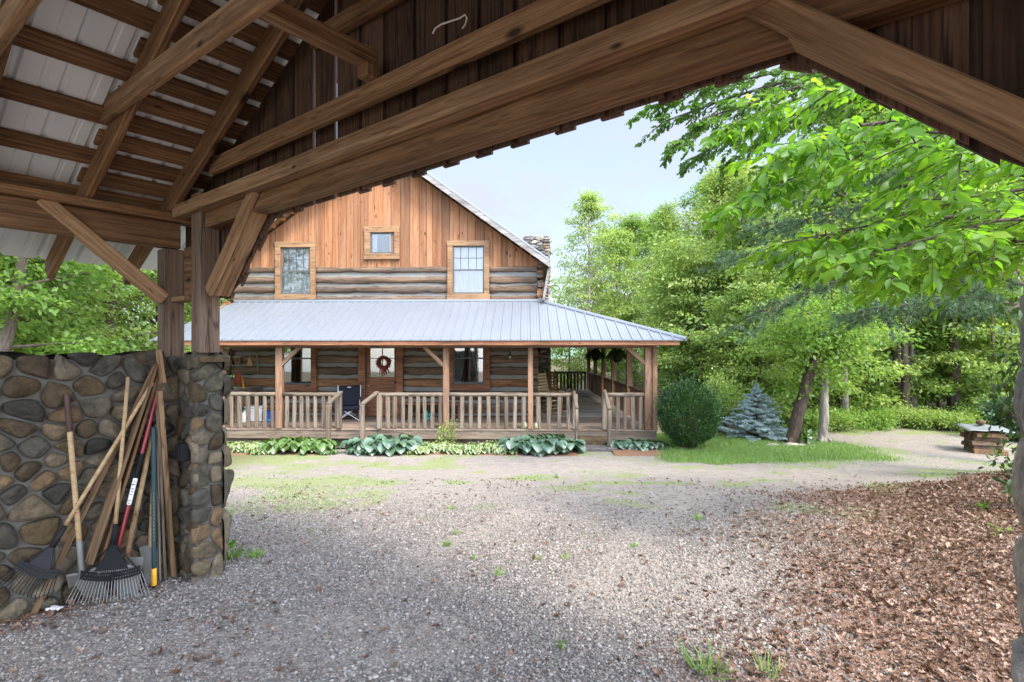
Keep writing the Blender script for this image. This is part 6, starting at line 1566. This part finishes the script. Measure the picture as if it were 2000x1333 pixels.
# yellow green bush between the boxwood and the spruce, rhododendron by the right pillar, ferns at the wood edge
def bush(name, label, pos, w, h, n, leaf, mat, seed, cat='shrub', group=None, tmpl=T_DIA, cl=26):
    t = thing(name, label, cat, pos, 0, group); gg = np.random.default_rng(seed); rr = random.Random(seed); mb = MB(); C = []
    for i in range(cl):
        a = rr.uniform(0,6.28); r_ = w*sqrt(rr.random())*.9; z = h*rr.uniform(.2,1)*(1-.4*(r_/w)**2); e = Vector((cos(a)*r_, sin(a)*r_, z)); C.append(tuple(e)); mb.tube([Vector(pos)+Vector((cos(a)*.05,sin(a)*.05,-.05)), Vector(pos)+e*.55+Vector((0,0,.08*h)), Vector(pos)+e], [.014,.009,.003], 4, caps=False)
    mb.build('stem', M['bark_mid'], t, True); C = np.array(C); pick = gg.integers(0,cl,n); dv = gg.normal(0,1,(n,3))*np.array([.22*w,.22*w,.11*h]); P = C[pick]+dv; k = P[:,2] > .02; P, dv = P[k], dv[k]; n = len(P)
    V, Fc, tn, _ = scatter(*tmpl, P, dv*3/max(w,.1)+gg.normal(0,.5,(n,3))+[0,0,-.1], gg.normal(0,.5,(n,3))+[0,0,1], leaf*gg.uniform(.6,1.25,n), np.clip(gg.random(cl)[pick[k]]*.4+gg.random(n)*.6,0,1)); link('foliage', npmesh('foliage', V, Fc, tn), t, WM[t.name].copy(), M[mat]); return t
bush('yellow_bush', 'yellow green bush squeezed between the round boxwood and the blue spruce', foot(1410, 15.4), .62, 1.5, 3600, .075, 'leaf_light', 21)
bush('rhododendron', 'dark leathery rhododendron by the right stone pillar', foot(2025, 8.2), .60, 2.9, 800, .13, 'leaf_rhodo', 22, tmpl=T_OVAL)
bush('low_shrub', 'dark low shrub sprig at the foot of the right pillar near the leaf bank', foot(2000, 6.0), .30, .75, 160, .09, 'leaf_rhodo', 23, tmpl=T_OVAL, cl=10)
bush('young_pine', 'soft grey green young pine beside the woodpile', foot(1992, 14.2), .6, 1.1, 6000, .11, 'needle_pine', 24, 'tree')
for i, p in enumerate(range(1560, 1900, 26)): bush('woodland_shrub', 'low leafy shrub along the edge of the woods behind the lawn', foot(p+rt.uniform(-8,8), rt.uniform(15.9,16.9)), rt.uniform(.5,.85), rt.uniform(.35,.8), 1500, .075, rt.choice(['leaf_light','leaf_woods']), 40+i, 'shrub', 'low shrubs along the edge of the woods')
bush('lawn_iris', 'tuft of long green blades between the leaning and the forked trunk', foot(1581, 13.5), .16, .42, 60, .22, 'hosta_green', 60, 'plant', cl=8)

# ---- woodpile
b0 = foot(1922, 12.6); t = thing('woodpile', 'stack of split firewood under a grey metal sheet at the edge of the woods', 'woodpile', b0); rr = random.Random(3); rzM = Matrix.Translation(b0) @ Matrix.Rotation(radians(-20), 4, 'Z')
for r_ in range(5):
    for c_ in range(3):
        m = MB(); y = -.25+c_*.24+rr.uniform(-.02,.02)+(r_ % 2)*.08; z = .05+r_*.095; s_ = rr.uniform(.085,.12); x0 = -.28+rr.uniform(-.04,.04); x1 = .30+rr.uniform(-.05,.05)
        pr = [(-s_,-.045),(s_,-.05),(s_*.8,.03),(0,.055),(-s_*.9,.035)]; vs = [rzM @ Vector((x, y+a, z+b_)) for x in (x0,x1) for a, b_ in pr]; m.add(vs, [(0,1,2,3,4),(9,8,7,6,5)]+[(i,i+5,(i+1)%5+5,(i+1)%5) for i in range(5)], rr.random()); o = m.build('log', M['plank'] if rr.random() < .4 else M['log'], t)
m = MB(); 
for i in range(9):
    for j in range(7): m.v.append(tuple(rzM @ Vector((-.42+.84*i/8, -.42+.84*j/6, .54+.05*(j/6)+.012*sin(i*1.6)-.03*abs(i-4)/4))))
for i in range(8):
    for j in range(6): q = i*7+j; m.f.append((q,q+7,q+8,q+1)); m.t.append(.5); m.m.append(0)
o = m.build('metal_sheet', M['tarp'], t, True); o.modifiers.new('thickness','SOLIDIFY').thickness = .006
m = MB(); tv_, tf_ = ico(); c_ = rzM @ Vector((.0,.18,.645)); m.add([c_+Vector((v[0]*.12,v[1]*.09,v[2]*.07)) for v in tv_], [tuple(f) for f in tf_]); tag(m.build('weight_rock', M['stone'], None, True), 'brown rock weighing down the sheet on the woodpile', 'rock')

# ---- hostas along the porch
def hosta_meshes(seed, nl, L, w, var, LP):
    gg = np.random.default_rng(seed); rr = random.Random(seed)
    us = [0,.12,.3,.5,.7,.88,1.0]; ww = [.02,.30,.44,.46,.36,.18,.0]
    V = []; Fc = []; mi = []; st = MB(); tn = []
    for i in range(nl):
        a = i*2.399+rr.uniform(-.3,.3); q = sqrt((i+.5)/nl); ln = L*rr.uniform(.75,1.15)*(.8+.3*q); el = 1.25-.95*q+rr.uniform(-.15,.15); ph = LP*rr.uniform(.7,1.15)*(.6+.6*q)
        el = min(1.5, el+.18); d_ = Vector((cos(a)*cos(el), sin(a)*cos(el), sin(el))); base = Vector((cos(a)*.05, sin(a)*.05, 0)); tip = base+d_*ph; st.tube([base, tip], [.006,.005], 4, caps=False)
        hd = Vector((cos(a), sin(a), 0)); sd = Vector((-sin(a), cos(a), 0)); pit = el*.35-.15-.35*q; b = len(V); fr = [-1,-.7,-.35,0,.35,.7,1] if var else [-1,-.5,0,.5,1]; k = len(fr); tone = rr.random(); p = tip.copy(); prev = 0; roll = rr.uniform(-.35,.35)
        for j, u in enumerate(us):
            an = pit-1.25*u*u*.75; step_ = (u-prev)*ln; prev = u; p = p+(hd*cos(an)+Vector((0,0,sin(an))))*step_; up_ = Vector((0,0,cos(an)))-hd*sin(an)
            for f in fr:
                x = f*ww[j]*ln*w; V.append(tuple(p+sd*(x*cos(roll))+up_*(abs(x)*.32+x*sin(roll)+.012*ln*sin(f*7+u*9)) ))
        for j in range(len(us)-1):
            for f in range(k-1): Fc.append((b+j*k+f, b+j*k+f+1, b+(j+1)*k+f+1, b+(j+1)*k+f)); mi.append(1 if var and (f in (0, k-2) or j == len(us)-2) else 0); tn.append(tone)
    return st, np.array(V), np.array(Fc), np.array(tn), np.array(mi)
def hosta(kind, seed, label, group, loc=None):
    kw = {'blue': (96, .150, 1.15, False, .27), 'green': (96, .135, 1.05, False, .25), 'var': (140, .100, .95, True, .17)}[kind]
    st, V, Fc, tn, mi = hosta_meshes(seed, *kw); t = thing('hosta', label, 'hosta', (0,0,0), 0, group); link('stalks', st.mesh('stalks', True), t, Matrix(), M['hosta_green'])
    o = link('leaves', npmesh('leaves', V, Fc, tn, True, mi), t, Matrix(), [M['hosta_blue'] if kind == 'blue' else M['hosta_green'], M['hosta_cream']]); return t
HP = {}
def put_hosta(kind, p, dep, sc, label, group, i):
    key = (kind, i % 2)
    if key not in HP: HP[key] = t = hosta(kind, 100+len(HP), label, group)
    else: t = copy_tree(HP[key], None, None, label, group)
    pos = foot(p, dep+.2); pos.z -= .02; place(t, pos, rt.uniform(0,6.3), sc*1.25)
i = 0
for p in (436,452,468,484,500,515): put_hosta('var', p+rt.uniform(-4,4), 12.55+rt.uniform(-.2,.15), rt.uniform(.9,1.1), 'cream edged hosta in the bed left of the wooden steps', 'cream edged hostas left of the steps', i); i += 1
for p, s_, lb in ((548,1.0,'green hosta next to the cream edged ones left of the steps'),(580,1.15,'largest green hosta in the bed left of the steps'),(612,1.05,'green hosta closest to the left handrail of the wooden steps')): put_hosta('green', p, 12.5, s_, lb, 'green hostas left of the steps', i); i += 1
put_hosta('green', 640, 12.2, .42, 'very small hosta at the foot of the left handrail', 'green hostas left of the steps', i); i += 1
for p, s_, lb in ((727,1.12,'blue green hosta right beside the wooden steps'),(768,1.2,'big blue green hosta second from the wooden steps')): put_hosta('blue', p, 12.45, s_, lb, 'blue hostas right of the wooden steps', i); i += 1
put_hosta('blue', 704, 12.2, .5, 'small blue hosta spilling in front of the wooden steps', 'blue hostas right of the wooden steps', i); i += 1
for p in (806,826,846,866,886,906,926,946,966,986): put_hosta('var', p+rt.uniform(-4,4), 12.45+rt.uniform(-.2,.2), rt.uniform(.9,1.15), 'cream edged hosta in the long row in front of the middle railing', 'cream edged hostas in the middle row', i); i += 1
for p, s_, lb in ((1022,1.05,'blue hosta with white flower buds at the left of the right hand group'),(1060,1.25,'largest blue hosta in front of the right railing'),(1096,1.0,'blue hosta beside the left newel of the stone steps')): put_hosta('blue', p, 12.4, s_, lb, 'blue hostas left of the stone steps', i); i += 1
for p, s_, lb in ((1214,.72,'small blue hosta just right of the stone steps'),(1246,.78,'blue hosta below the corner post'),(1272,.66,'blue hosta at the porch corner beside the boxwood')): put_hosta('blue', p, 12.75, s_, lb, 'blue hostas right of the stone steps', i); i += 1
bush('vine_sprig', 'bright vine sprig climbing the railing above the middle hostas', foot(876, 13.15), .22, .62, 240, .07, 'leaf_light', 61, 'plant', cl=10)
for p, q in ((1026,832),(1047,833)):
    c_ = px(p, q, 12.4); g0 = foot(p, 12.4); m = MB(); m.tube([g0+Vector((0,0,.1)), c_], [.008,.006], 5); tt_ = thing('hosta_flower', ('left' if p < 1030 else 'right')+' white flower bud standing above the blue hostas', 'flower', g0, 0, 'white hosta flower buds'); m.build('stalk', M['hosta_green'], tt_)
    m = MB(); m.lathe([(.008,-.06),(.03,-.02),(.026,.03),(.004,.085)], c_, 8); m.build('bud', M['hosta_cream'], tt_, True)
# mulch bed under the hostas
m = MB(); rr = random.Random(6)
for x0p, x1p in ((425,645),(700,1125),(1195,1290)):
    a = foot(x0p, 12.6); b_ = foot(x1p, 12.6); n = 14; bb = len(m.v)
    for i in range(n+1):
        x = a.x+(b_.x-a.x)*i/n
        for j, y in enumerate((12.0+rr.uniform(-.10,.10), 12.4, 12.9, 13.4)): m.v.append((x, y, gz(Vector((x,y,0)))+(-.02,.03,.05,.05)[j]))
    for i in range(n):
        for j in range(3): q = bb+i*4+j; m.f.append((q,q+4,q+5,q+1)); m.t.append(.5); m.m.append(0)
tag(m.build('soil_bed', flat('mulch', (.17,.085,.045), .95, var=.6, scale=45, bstr=.8), None, True), 'reddish brown mulch bed', 'ground', None, 'structure')

# ------------------------------------------------------------------ sky, sun, camera
SUN_AZ, SUN_EL = (0.52, -0.70), radians(50)
sv = Vector((SUN_AZ[0], SUN_AZ[1], 0)).normalized()*cos(SUN_EL)+Vector((0,0,sin(SUN_EL)))
L = bpy.data.lights.new('sun', 'SUN'); L.energy = 2.2; L.angle = radians(14.0); L.color = (1, .93, .82)
so = bpy.data.objects.new('sun', L); COL.objects.link(so); so.rotation_euler = (-sv).to_track_quat('-Z', 'Y').to_euler(); so.location = sv*60
wd = bpy.data.worlds.new('World'); SC.world = wd; wd.use_nodes = True; nt = wd.node_tree; nt.nodes.clear()
N_ = nt.nodes.new; sky = N_('ShaderNodeTexSky'); sky.sky_type = 'NISHITA'; sky.sun_disc = False; sky.sun_elevation = SUN_EL; sky.sun_rotation = atan2(sv.x, sv.y); sky.air_density = 1.0; sky.dust_density = 1.5; sky.ozone_density = 1.0
tc = N_('ShaderNodeTexCoord'); mp = N_('ShaderNodeMapping'); mp.inputs['Scale'].default_value = (1.6, 1.6, 4.2); nz = N_('ShaderNodeTexNoise'); nz.inputs['Scale'].default_value = 1.3; nz.inputs['Detail'].default_value = 7; nz.inputs['Roughness'].default_value = .55
nt.links.new(tc.outputs['Generated'], mp.inputs[0]); nt.links.new(mp.outputs[0], nz.inputs['Vector'])
rp_ = N_('ShaderNodeValToRGB'); rp_.color_ramp.elements[0].position = .40; rp_.color_ramp.elements[0].color = (.45,.45,.45,1); rp_.color_ramp.elements[1].position = .60; rp_.color_ramp.elements[1].color = (1,1,1,1); nt.links.new(nz.outputs[0], rp_.inputs[0])
mx = N_('ShaderNodeMix'); mx.data_type = 'RGBA'; nt.links.new(rp_.outputs[0], mx.inputs[0]); nt.links.new(sky.outputs[0], mx.inputs[6]); mx.inputs[7].default_value = (2.1, 2.3, 2.7, 1)
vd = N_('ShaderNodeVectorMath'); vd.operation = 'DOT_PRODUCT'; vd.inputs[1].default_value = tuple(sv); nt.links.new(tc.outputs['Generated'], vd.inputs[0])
mr = N_('ShaderNodeMapRange'); mr.interpolation_type = 'SMOOTHSTEP'; mr.inputs[1].default_value = -.05; mr.inputs[2].default_value = 1.0; mr.inputs[3].default_value = 1.0; mr.inputs[4].default_value = 5.2; nt.links.new(vd.outputs['Value'], mr.inputs[0])  # added glow: sky brightened towards the sun, behind the camera, as soft fill
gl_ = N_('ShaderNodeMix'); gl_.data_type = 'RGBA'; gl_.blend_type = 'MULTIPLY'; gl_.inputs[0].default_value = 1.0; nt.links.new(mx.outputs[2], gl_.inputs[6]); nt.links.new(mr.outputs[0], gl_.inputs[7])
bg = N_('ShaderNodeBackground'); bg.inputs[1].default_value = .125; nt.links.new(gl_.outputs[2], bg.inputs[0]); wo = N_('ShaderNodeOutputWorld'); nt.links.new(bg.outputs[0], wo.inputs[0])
cd = bpy.data.cameras.new('camera'); cd.sensor_width = 36; cd.lens = F/2000*36; cd.shift_y = 18.5/2000; cd.clip_start = .05; cd.clip_end = 1500
co = bpy.data.objects.new('camera', cd); COL.objects.link(co); co.location = (0,0,EYE); co.rotation_euler = (radians(90), 0, PHI); SC.camera = co
vs = SC.view_settings; vs.view_transform = 'Standard'; vs.look = 'None'; vs.exposure = 1.6; vs.gamma = 1.0
SC.render.engine = 'CYCLES'; cy = SC.cycles; cy.max_bounces = 8; cy.diffuse_bounces = 5; cy.transparent_max_bounces = 8; cy.use_denoising = True; cy.sample_clamp_indirect = 6
try: cy.denoiser = 'OPENIMAGEDENOISE'
except Exception: pass
